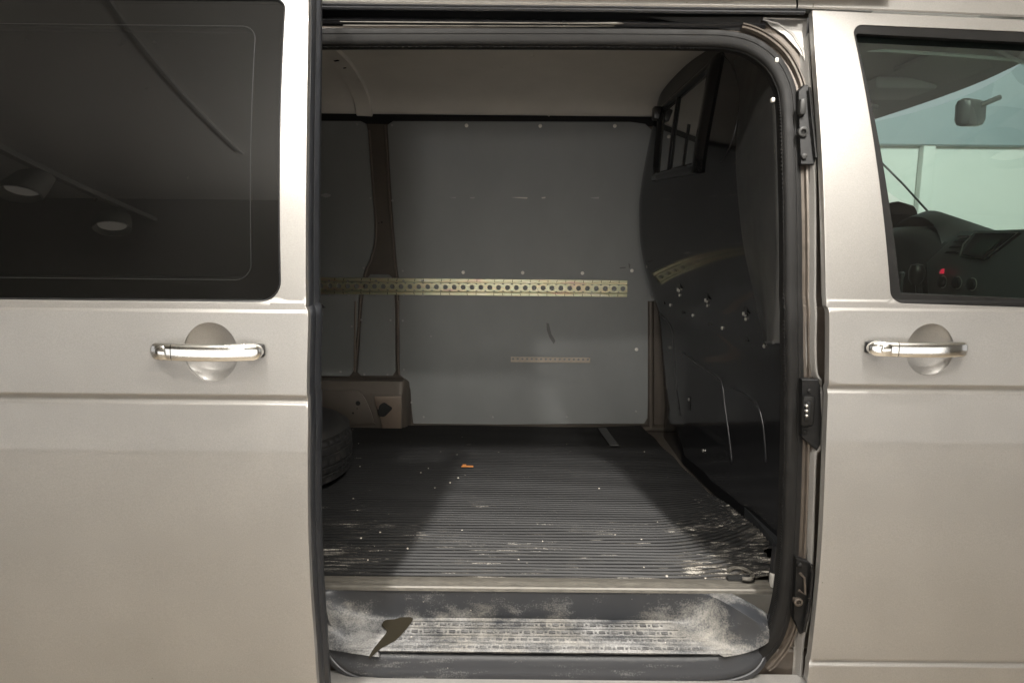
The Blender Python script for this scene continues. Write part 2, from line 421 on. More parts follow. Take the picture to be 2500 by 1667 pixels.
ZROWS = sorted(set([1.308, 1.305, 1.303, 1.3015, 1.300, 1.298, 1.292, 1.287, 1.285, 1.283, 1.281, 1.279, 1.275, 1.122, 1.119, 1.115, 1.111, 1.107, 1.104, 1.101, 1.097, .466, .462, .457, .452, .449, .447, .443] +
                   [round(.30 + .022 * i, 4) for i in range(78)]))
def panel(name, outline, holes, mt, parent, off=0.0, yfun=prof, rim=.02, rimholes=None, step=.02, gx=.03, rows=None):
    """a pressed skin: flat outline and holes in (x, z), pushed onto the section curve, with hemmed edges"""
    loops = [resample(outline, step)] + [resample(h, step) for h in holes]
    lp = [[(p.x, p.y) for p in l] for l in loops]
    vs, es = [], []
    for l in lp:
        n = len(vs); vs += [Vector(p) for p in l]; es += [(n + i, n + (i + 1) % len(l)) for i in range(len(l))]
    xs = [p[0] for p in lp[0]]; zs = [p[1] for p in lp[0]]
    gxs = np.arange(min(xs) + gx / 2, max(xs), gx); rws = [z for z in (rows or ZROWS) if min(zs) < z < max(zs)]
    G = np.array([(x, z) for z in rws for x in gxs])
    ok = inside_np(G, lp[0]) & (dist_np(G, lp[0]) > .003)
    for h in lp[1:]: ok &= ~inside_np(G, h) & (dist_np(G, h) > .003)
    idx = -np.ones(len(G), int); base = len(vs)
    for i in np.nonzero(ok)[0]: idx[i] = len(vs); vs.append(Vector((G[i][0], G[i][1])))
    nx = len(gxs)
    if not holes:
        for i in range(len(G)):
            if (i + 1) % nx and idx[i] >= 0 and idx[i + 1] >= 0: es.append((int(idx[i]), int(idx[i + 1])))
    else:
        for i in range(len(G)):
            if (i + 1) % nx and idx[i] >= 0 and idx[i + 1] >= 0:
                mid = np.array([(G[i] + G[i + 1]) / 2])
                if all(not inside_np(mid, h)[0] for h in lp[1:]): es.append((int(idx[i]), int(idx[i + 1])))
    V, E, F, *_ = delaunay_2d_cdt(vs, es, [], 0, 1e-7)
    Cn = np.array([[(V[f[0]].x + V[f[1]].x + V[f[2]].x) / 3, (V[f[0]].y + V[f[1]].y + V[f[2]].y) / 3] for f in F])
    keep = inside_np(Cn, lp[0])
    for h in lp[1:]: keep &= ~inside_np(Cn, h)
    faces = []
    for i, f in enumerate(F):
        if not keep[i]: continue
        a, b, c = (V[j] for j in f)
        s = (b.x - a.x) * (c.y - a.y) - (b.y - a.y) * (c.x - a.x)
        faces.append(tuple(f) if s > 0 else tuple(f[::-1]))   # CCW in (x, z) faces -y
    pts = [(v.x, yfun(v.y) + off, v.y) for v in V]
    nor = []
    for v in V:
        d = (yfun(v.y + .0016) - yfun(v.y - .0016)) / .0032
        n = Vector((0, -1, d)).normalized(); nor.append(n)
    # hem
    for li, l in enumerate(lp):
        if li > 0 and rimholes is not None and not rimholes: continue
        N = len(l); area = sum(l[i][0] * l[(i + 1) % N][1] - l[(i + 1) % N][0] * l[i][1] for i in range(N))
        sg = (1 if area > 0 else -1) * (1 if li == 0 else -1)
        rings = []
        for (o, d) in ((0, 0), (.0012, .0006), (.002, .002), (.002, rim)):
            ring = []
            for i in range(N):
                t = Vector(l[(i + 1) % N]) - Vector(l[i - 1]); n2 = Vector((t.y, -t.x)).normalized() * sg
                x, z = l[i][0] + n2.x * o, l[i][1] + n2.y * o
                ring.append(len(pts)); pts.append((x, yfun(l[i][1]) + off + d, z))
                a = min(1, d / .002)
                fn = Vector((0, -1, (yfun(l[i][1] + .0016) - yfun(l[i][1] - .0016)) / .0032)).normalized()
                nn = (fn * (1 - a) + Vector((n2.x, 0, n2.y)) * a).normalized() if o or d else fn
                nor.append(nn)
            rings.append(ring)
        for r0, r1 in zip(rings, rings[1:]):
            for i in range(N):
                k = (i + 1) % N
                q = (r0[i], r1[i], r1[k], r0[k])
                p0, p1, p2 = Vector(pts[q[0]]), Vector(pts[q[1]]), Vector(pts[q[2]])
                nn = (p1 - p0).cross(p2 - p0)
                faces.append(q if nn.dot(nor[q[1]]) >= 0 else q[::-1])
    me = bpy.data.meshes.new(name); me.from_pydata(pts, [], faces); me.shade_smooth()
    me.normals_split_custom_set_from_vertices(nor)
    return link(name, me, mt, parent)
def ring_sweep(path, yfun, profile, closed=False):
    """sweep a section (outward offset, depth) along a path in (x, z)"""
    N = len(path); loops = []
    for i in range(N):
        a = path[i - 1] if (i > 0 or closed) else path[0]; b = path[(i + 1) % N] if (i < N - 1 or closed) else path[-1]
        t = (Vector(b) - Vector(a)).normalized(); n = Vector((-t.y, t.x))
        loops.append([Vector((path[i][0] + n.x * o, yfun(path[i][1]) + d, path[i][1] + n.y * o)) for o, d in profile])
    if closed: loops.append(loops[0])
    return MB().loft(loops, closed=False)

def top(o, label, category, group=None):
    o['label'] = label; o['category'] = category
    if group: o['group'] = group
    return o
def struct(o): o['kind'] = 'structure'; return o
def copies(src, locs, parent, name=None):
    for p in locs:
        c = src.copy(); COL.objects.link(c); c.location = p; c.parent = parent
        if parent.type == 'EMPTY': c.matrix_parent_inverse = Matrix.Translation(-parent.location)

# ================================================================== the place, as far as glass and paint show it
def sheet(name, vs, mt): return struct(mesh(name, vs, [(0, 1, 2, 3)], mt, smooth=False))
FLOORM = mat('showroom_floor', (.44, .37, .285), rough=.35, var=.08, var_scale=2)
WALLM = mat('white_wall', (.78, .79, .76), rough=.7, var=.03, var_scale=1.5)
BACKM = mat('back_wall', (.40, .385, .36), rough=.7, var=.05, var_scale=1.2)
CEILM = mat('showroom_ceiling', (.62, .605, .57), rough=.8, var=.05, var_scale=1.5)
sheet('floor', [(-9, -3.4, 0), (9, -3.4, 0), (9, 6, 0), (-9, 6, 0)], FLOORM)
sheet('back_wall', [(-9, -3.4, 0), (9, -3.4, 0), (9, -3.4, 3.1), (-9, -3.4, 3.1)], BACKM)
MB().box((-1.55, -1.3, 3.09), (.018, 2.0, .02)).build('ceiling_seam', mat('seam_grey', (.42, .41, .39)), None)['kind'] = 'structure'  # thin grey strip marking the ceiling seam
sheet('ceiling', [(-9, -3.4, 3.1), (9, -3.4, 3.1), (9, 6, 3.1), (-9, 6, 3.1)], CEILM)
WB = MB()
WB.add([(-9, 4.4, 0), (9, 4.4, 0), (9, 4.4, 3.1), (-9, 4.4, 3.1)], [(0, 1, 2, 3)])
for k in range(7): WB.box((1.2 + k * 1.1, 4.36, 1.55), (.10, .07, 3.08), .01)
struct(WB.build('white_wall', WALLM))
B2 = MB().box((0, 4.34, 2.66), (17.9, .10, .86), .01)
struct(B2.build('wall_beam', mat('blue_grey_beam', (.34, .39, .43), rough=.7)))

# ================================================================== the van
van = bpy.data.objects.new('van', None); COL.objects.link(van); van.location = (-.2, .85, 0); van.empty_display_size = .3
top(van, 'beige metallic van with its sliding side door open on an empty grey-lined load bay', 'van')

OFF = -.16   # the open sliding door stands this far out
def sp(l, off): return [(lambda q: (q.x, q.z))(S(a, b, off)) for a, b in l]

# ---- sliding door
edge = sp([(751, -60), (750, 100), (746, 350), (744, 560), (744.5, 735), (746, 752), (750, 775), (748, 860), (746.5, 955), (749, 972), (750, 1040), (749, 1120), (750, 1280), (755, 1420), (763, 1540), (771, 1660), (776, 1720)], OFF)
edge = [(p.x, p.y) for p in cat([Vector(p) for p in edge], 4)]
wtop = S(400, -30, OFF).y
wp = lambda a, b: (lambda q: (q.x, q.z))(S(a, b, OFF))
tl = (-1.5, wp(640, -2)[1]); 
zb0 = wp(600, 738)[1]
win_o = rpoly([(-1.5, wp(560, 738)[1], 0), (*wp(687, 740), .042), (*wp(699, -4), .026), (-1.5, wp(560, -3)[1], 0)])
bowlc = wp(514, 860)
bowl_hole = [Vector((bowlc[0] + .0535 * math.cos(q), bowlc[1] + .0585 * math.sin(q))) for q in (2 * math.pi * k / 48 for k in range(48))]
sd_out = [Vector((-1.62, .47)), Vector((edge[-1][0], .47))] + [Vector(p) for p in edge[::-1] if p[1] > .475] + [Vector((-1.62, edge[0][1]))]
sdoor = panel('sliding_door', sd_out, [win_o, bowl_hole], PAINT, van, off=OFF, rim=.022)
sdoor['label'] = 'beige sliding door slid open to the left with a dark tinted window'

def dish(name, c, rx, rz, depth, off, parent):
    loops = []
    K = 48
    for i in range(13):
        t = i / 12; r = math.cos(t * math.pi / 2) if i < 12 else .0
        d = depth * (1 - (r ** 2)) ** .8
        loops.append([Vector((c[0] + rx * r * math.cos(q), prof(c[1]) + off + .001 + d, c[1] + rz * r * math.sin(q))) for q in (2 * math.pi * k / K for k in range(K))])
    # fit the rim to the skin
    loops[0] = [Vector((p.x, prof(p.z) + off, p.z)) for p in loops[0]]
    return MB().loft(loops).build(name, PAINT, parent, sharp=None)
def handle(xl, xr, zc, off, parent, cap):
    """chrome pull handle bowed out from the skin, with its lock cap at the rear end"""
    L = xr - xl; hh = .0168; y0 = prof(zc) + off
    def sect(x):
        t = (x - xl) / L
        e = min(t, 1 - t) * L
        h = hh * (math.sqrt(max(0, 1 - (1 - min(e / .017, 1)) ** 2)) if e < .017 else 1)
        h = max(h, .0008)
        yc = y0 - .012 - .024 * math.sin(math.pi * t) ** .55
        return [Vector((x, yc + .0085 * (h / hh) ** .5 * math.copysign(abs(math.sin(q)) ** .75, math.sin(q)), zc + h * math.copysign(abs(math.cos(q)) ** .62, math.cos(q)))) for q in (2 * math.pi * k / 28 for k in range(28))]
    def part(name, a, b):
        n = 26
        xs = [a + (b - a) * (.5 - .5 * math.cos(math.pi * i / n)) for i in range(n + 1)]
        return MB().loft([sect(x) for x in xs], True, True, True).build(name, CHROME, parent, sharp=55)
    part('lock_cap', xl, xl + cap - .0008); part('door_handle', xl + cap + .0008, xr)
    # round key cover on the cap
    c = Vector((xl + cap * .62, y0 - .012 - .024 * math.sin(math.pi * cap * .62 / L) ** .55 - .0086, zc - .001))
    MB().lathe([(.0135, .003), (.0135, 0), (.012, -.0012), (.0001, -.0016)], c, 'y', 24).build('key_cover', CHROME, parent)
    # mounting feet
    for xf in (xl + .018, xr - .018): MB().box((xf, y0 - .004, zc), (.034, .016, .026), .005).build('handle_foot', BLACK, parent)
dish('handle_bowl', bowlc, .0535, .0585, .024, OFF, sdoor)
hl, hr = at(353, 860, OFF - .035), at(632, 860, OFF - .035)
handle(hl.x, hr.x, hl.z, OFF, sdoor, .050)

# window of the sliding door: pane, printed border, seal, door frame behind
def inset_path(path, d):
    N = len(path); out = []
    ar = sum(path[i][0] * path[(i + 1) % N][1] - path[(i + 1) % N][0] * path[i][1] for i in range(N)); sg = 1 if ar > 0 else -1
    for i in range(N):
        t = (Vector(path[(i + 1) % N]) - Vector(path[i - 1])).normalized(); n = Vector((-t.y, t.x)) * sg
        out.append(Vector(path[i]) + n * d)
    return out
win_r = resample(win_o, .02)
inner = rpoly([(-1.5, wp(560, 683)[1], 0), (*wp(612, 684), .03), (*wp(623, 64), .028), (-1.5, wp(560, 62)[1], 0)])
panel('window_pane', inset_path(win_r, .0045), [], PRIV, sdoor, off=OFF + .004, rim=.004)
panel('window_border', inset_path(win_r, .006), [inner], FRITG, sdoor, off=OFF + .010, rim=.001)
sp_ = inset_path(win_r, .002)
ring_sweep(sp_, lambda z: prof(z) + OFF, [(.003, .004), (.002, .0005), (0, -.0008), (-.002, .0005), (-.004, .006)], closed=True).build('window_seal', BLACK, sdoor)
# lip of the inner frame round the border
ring_sweep(resample(inner, .02), lambda z: prof(z) + OFF + .014, [(.006, .006), (.004, 0), (.0, -.001), (-.003, .003), (-.003, .05)], closed=True).build('inner_frame', BULKTRIM, sdoor)
ring_sweep(resample(inner, .02), lambda z: prof(z) + OFF + .0036, [(.0012, .001), (.0004, -.0003), (-.0004, -.0003), (-.0012, .001)], closed=True).build('pane_edge_line', mat('edge_line_grey', (.012, .013, .013), rough=.5, spec=.3), sdoor)
panel('inner_lining', [Vector((-1.6, .5)), Vector((-.45, .5)), Vector((-.45, 1.86)), Vector((-1.6, 1.86))], [], BLACK, sdoor, off=OFF + .10, rim=.005)

# front end of the sliding door: black return with rubber seals
e2 = [Vector(p) for p in edge]
def vstrip(path, off, profile): return ring_sweep(path, lambda z: prof(z) + off, profile)
down = e2   # runs from top to bottom: left-hand normal points to +x
vstrip(down, OFF, [(.0, .016), (.003, .018), (.006, .028), (.006, .040), (-.002, .046)]).build('door_end', RUBBERG, sdoor)
vstrip(down, OFF, [(-.004, .040), (.006, .042), (.012, .050), (.0125, .064), (.006, .074), (-.006, .075)]).build('door_seal', RUBBERG, sdoor)
vstrip(down, OFF, [(-.012, .072), (-.004, .078), (-.004, .108), (-.014, .112)]).build('door_end_panel', BLACK, sdoor)
hp = [S(776, y, OFF + .085) for y in (735, 760, 800, 900, 980, 1010)]
MB().tube([Vector((p.x - .012, p.y, p.z)) for p in cat(hp, 6)], [.004 + .012 * math.sin(math.pi * i / 30) ** .35 if 0 < i < 30 else .003 for i in range(31)], 12).build('rubber_buffer', RUBBER, sdoor)
q = S(775, 1015, OFF + .10)
sb = MB()
for k in range(5): sb.lathe([(.0095, -.002), (.0105, 0), (.0095, .002)], (q.x - .003, q.y, q.z + .025 - k * .0095), 'z', 14)
sb.lathe([(.007, -.05), (.007, .04)], (q.x - .003, q.y, q.z), 'z', 12)
sb.build('latch_spring', STEEL, sdoor)

# ---- front door
fe = sp([(1985, 27), (1991, 110), (1998, 210), (2010, 400), (2016, 600), (2020, 735), (2022, 748), (2027, 765), (2027, 860), (2026, 938), (2022, 952), (2022, 1010), (2018, 1110), (2011, 1280), (2003, 1400), (1987, 1560), (1973, 1667), (1966, 1720)], 0)
fe = [(p.x, p.y) for p in cat([Vector(p) for p in fe], 4)]
fp = lambda a, b: (lambda q: (q.x, q.z))(S(a, b, 0))
fw_o = rpoly([(*fp(2176, 742), .03), (*fp(2640, 757), 0), (*fp(2640, 82), 0), (*fp(2078, 58), .024)])
bowlr = fp(2271, 854)
bowl_hole_r = [Vector((bowlr[0] + .0525 * math.cos(q), bowlr[1] + .0575 * math.sin(q))) for q in (2 * math.pi * k / 48 for k in range(48))]
fd_out = [Vector(p) for p in fe if p[1] > .40] + [Vector((fe[-1][0], .40)), Vector((1.72, .40)), Vector((1.72, 1.2)), Vector(fp(2640, 57))]
fdoor = panel('front_door', fd_out[::-1], [fw_o, bowl_hole_r], PAINT, van, off=0, rim=.022)
fdoor['label'] = 'closed beige front passenger door with a clear green-tinted window'
dish('handle_bowl', bowlr, .0525, .0575, .022, 0, fdoor)
hl2, hr2 = at(2130, 853, -.035), at(2378, 857, -.035)
handle(hl2.x, hr2.x, hl2.z, 0, fdoor, .054)
fw_i = rpoly([(*fp(2200, 718), .006), (*fp(2640, 738), 0), (*fp(2640, 108), 0), (*fp(2089, 79), .008)])
def between(a, b, name, mt, parent, off, rim=.01): return panel(name, a, [b], mt, parent, off=off, rim=rim, gx=.05)
between(inset_path(resample(fw_o, .02), .002), resample(fw_i, .02), 'window_frame', RUBBER, fdoor, .004, .022)
panel('window_pane', inset_path(resample(fw_i, .02), -.004), [], CLEAR, fdoor, off=.022, rim=.003)
lk = S(2200, 690, .06)
MB().lathe([(.004, -.03), (.0045, .012), (.006, .015), (.006, .022), (.002, .025)], lk, 'z', 12).build('lock_pin', BLACK, fdoor)
# door inner card below the sill
MB().box((1.2, .10, .95), (.98, .03, .64), .01).build('door_card', DASH, fdoor)

# ---- roof, cantrail and closed sides
zc = S(1300, 13, 0).z
def roofz(x): return -.030 * max(0, x - .55) ** 1.3
RL = []
ye = prof(zc)
sect = [(ye + .012, zc + .003), (ye + .002, zc + .000), (ye - .0005, zc + .004), (ye + .0045, zc + .02), (ye + .014, zc + .05), (ye + .03, zc + .075), (ye + .07, zc + .125), (ye + .15, zc + .175), (ye + .3, zc + .21), (.85, zc + .235), (1.3, zc + .22), (1.6, zc + .18), (1.70, zc + .10), (1.78, zc - .2), (1.80, zc - .7), (1.80, .45), (1.6, .42)]
xs = [-2.0, -1.2, -.5, 0, .3, .638, .642, .75, .85, .95, 1.05, 1.16]
for x in xs: RL.append([Vector((x, y, z + roofz(x))) for y, z in sect])
r = MB().loft(RL[:6], closed=False).build('roof', PAINT, van); r['label'] = 'beige roof edge and shell above the load bay'
# cab: only the roof, the far side is the door
MB().loft([l[:13] for l in RL[6:]], closed=False).build('cab_roof', PAINT, van)
MB().loft([[Vector((x, prof(1.9) + .03, 1.935 + roofz(x) * 1.3)), Vector((x, prof(1.9) + .03, 1.885 + roofz(x) * 1.3))] for x in (.668, .8, 1.0, 1.2)], closed=False).build('door_top_shade', BLACK, van)  # black sheet put in as the shade of the gap above the door
# rear quarter behind the open door, floor pan, tail
panel('rear_quarter', [Vector((-2.0, .40)), Vector((-.52, .40)), Vector((-.52, zc)), Vector((-2.0, zc))], [], PAINT, van, off=.02, rim=.03, gx=.2)
sh = MB(); sh.box((-2.0, .85, 1.25), (.02, 1.6, 1.75)); sh.box((-.2, .93, .535), (3.6, 1.42, .03)); sh.build('tail_and_floor_pan', SHELL, van)

# ---- door opening: frame sheet with the hole, seal, channel
ap_px = [(640, 92), (900, 91), (1200, 91), (1500, 92), (1700, 94), (1775, 97), (1835, 112), (1885, 148), (1914, 195), (1927, 250), (1933, 400), (1937, 600), (1939, 800), (1940, 950), (1937, 1150), (1932, 1300), (1926, 1400), (1916, 1480), (1893, 1555), (1850, 1608), (1780, 1634), (1690, 1642), (1500, 1642), (1200, 1639), (980, 1636), (910, 1632), (850, 1618), (805, 1588), (778, 1545), (762, 1480), (750, 1400), (740, 1200)]
ap = [Vector((q.x, q.z)) for q in (S(a, b, .05) for a, b in ap_px)]
ap = cat(ap, 5)
hole = inset_path(ap + [Vector((ap[-1].x, ap[0].y))], 0)
hole = [p for p in ap] + [Vector((ap[-1].x - .05, 1.0)), Vector((ap[0].x - .02, ap[0].y - .03))]
zt = S(1300, 70, .05).z
fr_out = [Vector((-.70, .30)), Vector((.76, .30)), Vector((.76, S(1985, 30, .05).z)), Vector((S(1862, 30, .05).x, S(1862, 40, .05).z)), Vector((S(1840, 70, .05).x, S(1840, 74, .05).z)), Vector((-.70, zt))]
frame = panel('door_frame', fr_out, [hole], JAMB, van, off=.052, rim=.006, gx=.05)
YS = lambda z: prof(z) + .05
rs = [(.0200, .012), (.0195, .0), (.0172, -.0045), (.012, -.0062), (.0065, -.0062), (.0055, -.0048), (.0035, -.0048), (.0025, -.0062), (-.008, -.0066), (-.015, -.0045), (-.0188, .001), (-.0205, .012), (-.019, .035)]
ring_sweep(ap, YS, rs).build('opening_seal', RUBBER, van)
# serrated clip edge of the seal
apf = cat(ap, 7); mbs = MB()
pts = [Vector((p.x, YS(p.y) + .012, p.y)) for p in apf[::2]]
loops = []
for i, p in enumerate(apf[::1]):
    t = (apf[min(i + 1, len(apf) - 1)] - apf[max(i - 1, 0)]).normalized(); n = Vector((-t.y, t.x))
    o = -.0198 - (.0018 if i % 2 else 0)
    loops.append([Vector((p.x + n.x * (o + a), YS(p.y) + .006 + b, p.y + n.y * (o + a))) for a, b in ((.004, -.002), (0, -.003), (-.001, .004))])
MB().loft(loops, closed=False).build('seal_teeth', RUBBER, van)
# pressed ridge round the right and bottom of the frame
i0 = min(range(len(ap)), key=lambda i: (ap[i] - Vector((S(1800, 100, .05).x, S(1800, 100, .05).z))).length)
i1 = min(range(len(ap)), key=lambda i: (ap[i] - Vector((S(1850, 1608, .05).x, S(1850, 1608, .05).z))).length)
rightp = ap[i0:i1 + 1]
ring_sweep(rightp, YS, [(.026, .004), (.030, -.004), (.034, -.005), (.0355, .0), (.037, -.006), (.040, -.007), (.043, .002)]).build('frame_bead', JAMB, van)
# vertical ridge beside the front door: follows its edge
rp = [Vector((q.x, q.z)) for q in (S(a, b, .03) for a, b in [(1972, 48), (1975, 120), (1978, 200), (1986, 300), (1990, 420), (1990, 600), (1991, 800), (1993, 905), (2004, 935), (2006, 1000), (2003, 1090), (1992, 1112), (1988, 1200), (1984, 1340), (1981, 1400), (1976, 1500), (1962, 1560), (1958, 1620), (1950, 1720)])]
rp = cat(rp, 5)
ring_sweep(rp, lambda z: prof(z) + .03, [(-.012, .022), (-.006, .016), (-.004, .004), (-.001, 0), (.003, .001), (.005, .008), (.008, .03)]).build('pillar_ridge', PAINT, van)
ring_sweep(rp, lambda z: prof(z) + .03, [(.008, .03), (.012, .034), (.04, .034)]).build('gap_shade', BLACK, van)  # black strip standing in for the shaded gap beside the front door
# metal corner at the top right
cm = MB(); 
A = [S(a, b, .045) for a, b in ((1862, 44), (1985, 50), (1985, 130), (1968, 150), (1945, 118), (1915, 86), (1880, 64))]
cm.add([Vector((p.x, p.y - .0, p.z)) for p in A], [tuple(range(len(A)))[::-1]])
cm.tube([S(a, b, .045) for a, b in ((1862, 48), (1900, 58), (1935, 85), (1960, 125), (1972, 180), (1976, 240))], .0035, 8)
cm.tube([S(a, b, .043) for a, b in ((1862, 45), (1930, 47), (1985, 49))], .003, 8)
cm.build('frame_corner', PAINT, van)
# roller channel above the opening
zz = lambda py, Y: at(1300, py, Y).z
def chan(name, pts, mt, x0, x1, sharp=40):
    return MB().loft([[Vector((x, Y, zz(py, Y) - (.0012 if x > .3 else 0))) for py, Y in pts] for x in np.linspace(x0, x1, 12)], closed=False).build(name, mt, van, sharp=sharp)
chan('roof_weatherstrip', [(12, ye + .012), (13, ye + .002), (16, ye - .001), (20, ye + .002), (23, ye + .001), (28, ye + .004), (30, ye + .014), (30, ye + .05)], RUBBERG, -.95, .66)
chan('roller_channel', [(28, ye + .05), (30, ye + .10), (47, ye + .10), (48, ye + .05)], VOID, -.95, .60)
chan('channel_wall', [(48, ye + .06), (50, ye + .028), (54, ye + .024), (63, ye + .030), (66, ye + .040), (78, ye + .044), (80, ye + .06)], BLACK, -.95, S(1860, 60, .06).x)
rl = MB()
rl.tube([at(830, 54, ye + .02), at(1100, 56, ye + .02), at(1400, 58, ye + .02), at(1505, 58, ye + .02), at(1522, 59, ye + .024)], [.0012, .0016, .0016, .003, .001], 8)
rl.tube([at(838, 63, ye + .025), at(1100, 64, ye + .025), at(1400, 65, ye + .025), at(1500, 64, ye + .025)], .0018, 8)
rl.build('roller_rail', ALU, van)
tp = MB(); tp.add([at(a, b, y) for a, b, y in ((1580, 42, ye + .03), (1862, 42, ye + .02), (1848, 74, ye + .03), (1800, 76, ye + .035), (1690, 62, ye + .03))], [(0, 1, 2, 3, 4)])
tp.build('channel_end_shade', VOID, van)  # flat black sheet painted in as the shade of the channel's tapering gap
# roof seam
MB().tube([S(1985, y, -.001) for y in (-6, 6, 18)], .0012, 6).build('roof_seam', JAMB, van)

# ---- fittings on the pillar
def plate(name, px, off, th, mt, bev=.002):
    pts = [S(a, b, off) for a, b in px]
    c = sum(pts, Vector()) / len(pts)
    l0 = [Vector((p.x, p.y + th, p.z)) for p in pts]; l1 = [Vector((p.x, p.y + bev, p.z)) for p in pts]
    l2 = [p + (c - p).normalized() * bev for p in pts]
    return MB().loft([l0, l1, l2], True, False, True).build(name, mt, van, sharp=30)
f1 = plate('striker_plate', [(1950, 222), (1965, 206), (1976, 210), (1980, 260), (1993, 385), (1988, 402), (1956, 402), (1952, 330)], .028, .03, FIT)
f2 = plate('contact_plate', [(1958, 926), (1998, 926), (2003, 940), (2007, 1020), (2003, 1085), (1995, 1100), (1958, 1068)], .028, .03, FIT)
f3 = plate('guide_plate', [(1945, 1362), (1980, 1375), (1984, 1395), (1976, 1480), (1962, 1545), (1954, 1548), (1938, 1510)], .028, .03, FIT)
def on(fit, mk, name, mt): return mk.build(name, mt, fit)
c = S(1962, 322, .02); on(f1, MB().lathe([(.011, .014), (.011, 0), (.0095, -.001), (.006, -.001), (.0055, .006)], c, 'y', 20), 'striker_ring', BULKTRIM)
c = S(1958, 262, .02); on(f1, MB().box(c, (.016, .02, .036), .006), 'striker_catch', BULKTRIM)
c = S(1965, 382, .022); on(f1, MB().lathe([(.006, .01), (.006, 0), (.004, -.001)], c, 'y', 16), 'plate_screw', BULKTRIM)
on(f1, MB().tube([S(a, b, .02) for a, b in ((1976, 214), (1982, 280), (1993, 386))], .003, 8), 'plate_edge', GLOSSB)
c = S(1971, 1003, .018); on(f2, MB().box(c, (.030, .016, .072), .010), 'contact_block', RUBBER)
c = S(1972, 1003, .008); on(f2, MB().box(c, (.012, .006, .042), .004), 'contact_slot', VOID)
for y in (991, 1003, 1015):
    c = S(1970, y, .004); on(f2, MB().lathe([(.0032, .006), (.0032, 0), (.002, -.0015), (.0001, -.002)], c, 'y', 12), 'contact_pin', STEEL)
for y, x in ((954, 1976), (1054, 1966)):
    c = S(x, y, .024); on(f2, MB().lathe([(.005, .008), (.005, 0), (.003, -.002)], c, 'y', 12), 'plate_screw', RUBBER)
c = S(1950, 1470, .02); on(f3, MB().lathe([(.010, .014), (.010, 0), (.0085, -.001), (.006, -.001), (.0055, .006)], c, 'y', 20), 'guide_ring', JAMB)
c = S(1954, 1380, .022); on(f3, MB().lathe([(.006, .01), (.006, 0), (.003, -.002)], c, 'y', 14), 'plate_screw', RUBBER)
on(f3, MB().tube([S(a, b, .02) for a, b in ((1953, 1398), (1964, 1410), (1966, 1450), (1950, 1440))], .003, 8), 'guide_lip', JAMB)
on(f3, MB().tube([S(a, b, .018) for a, b in ((1981, 1378), (1983, 1400), (1975, 1480), (1962, 1540))], .004, 8), 'plate_edge', GLOSSB)

# ================================================================== load bay
YW = 1.66    # wall boards' face
def wpx(l, Y=YW): return [(lambda q: Vector((q.x, q.z)))(at(a, b, Y)) for a, b in l]
flat = lambda z: 0.0
# inner shell behind the boards
MB().box((-.3, YW + .022, 1.25), (3.4, .02, 1.5)).build('inner_shell', SHELL, van)
def board(name, px, label=None):
    o = panel(name, wpx(px)[::-1], [], PANEL, van, off=YW, yfun=flat, rim=.010, gx=.12, rows=[.5 + .1 * i for i in range(16)])
    if label: o['label'] = label
    return o
def smooth_px(l, n=5): return [(p.x, p.y) for p in cat([Vector(p) for p in l], n)]
main_l = smooth_px([(947, 306), (951, 380), (957, 480), (963, 560), (970, 640), (975, 690), (976, 800), (977, 900)])
mainb = board('wall_board', [(960, 297)] + [(1540, 299), (1575, 304), (1598, 326), (1612, 380)] + [(1612, 700), (1584, 760), (1580, 1020), (1572, 1033), (1010, 1036), (1006, 1000), (1003, 950), (990, 925), (978, 915)][0:] + main_l[::-1], 'largest grey wall board, screwed on, with white scuffs across it')
left_r = smooth_px([(896, 318), (900, 380), (906, 460), (912, 540), (911, 590), (902, 630), (888, 662), (880, 700), (874, 735), (870, 800), (863, 880), (860, 908)])
leftb = board('wall_board', [(560, 296), (880, 297), (892, 303)] + left_r + [(852, 917), (560, 917)], 'tall grey wall board at the rear beside the brown post')
midb = board('wall_board', [(905, 671), (948, 671), (958, 680), (962, 735), (965, 905), (958, 916), (882, 916), (874, 908), (880, 820), (886, 740), (894, 684)], 'narrow grey wall board between the two brown struts')
# post pressing: raised hems along the boards
hm = MB()
for l in (main_l, left_r):
    hm.tube([at(a + (-6 if l is main_l else 6), b, YW + .004) for a, b in l], .0042, 8)
hm.tube([at(a, b, YW + .003) for a, b in ((868, 735), (866, 850), (866, 905))], .006, 8)
hm.tube([at(a, b, YW + .003) for a, b in ((971, 735), (971, 850), (973, 915))], .006, 8)
hm.build('post_hem', mat('hem_highlight', (.15, .122, .1), rough=.42, metal=.4), van)  # lighter copy of the shell paint, imitating light caught along the hems
MB().tube([at(900 + (y - 300) * .055 + 34, y, YW + .004) for y in (300, 400, 500, 600)], .0001, 4).build('post_line', SHELL, van) if False else None
for a, b, r in ((932, 543, .004), (925, 545, .0028)):
    MB().lathe([(r, .004), (r, -.001), (.0001, -.002)], at(a, b, YW + .010), 'y', 10).build('post_hole', VOID, van)
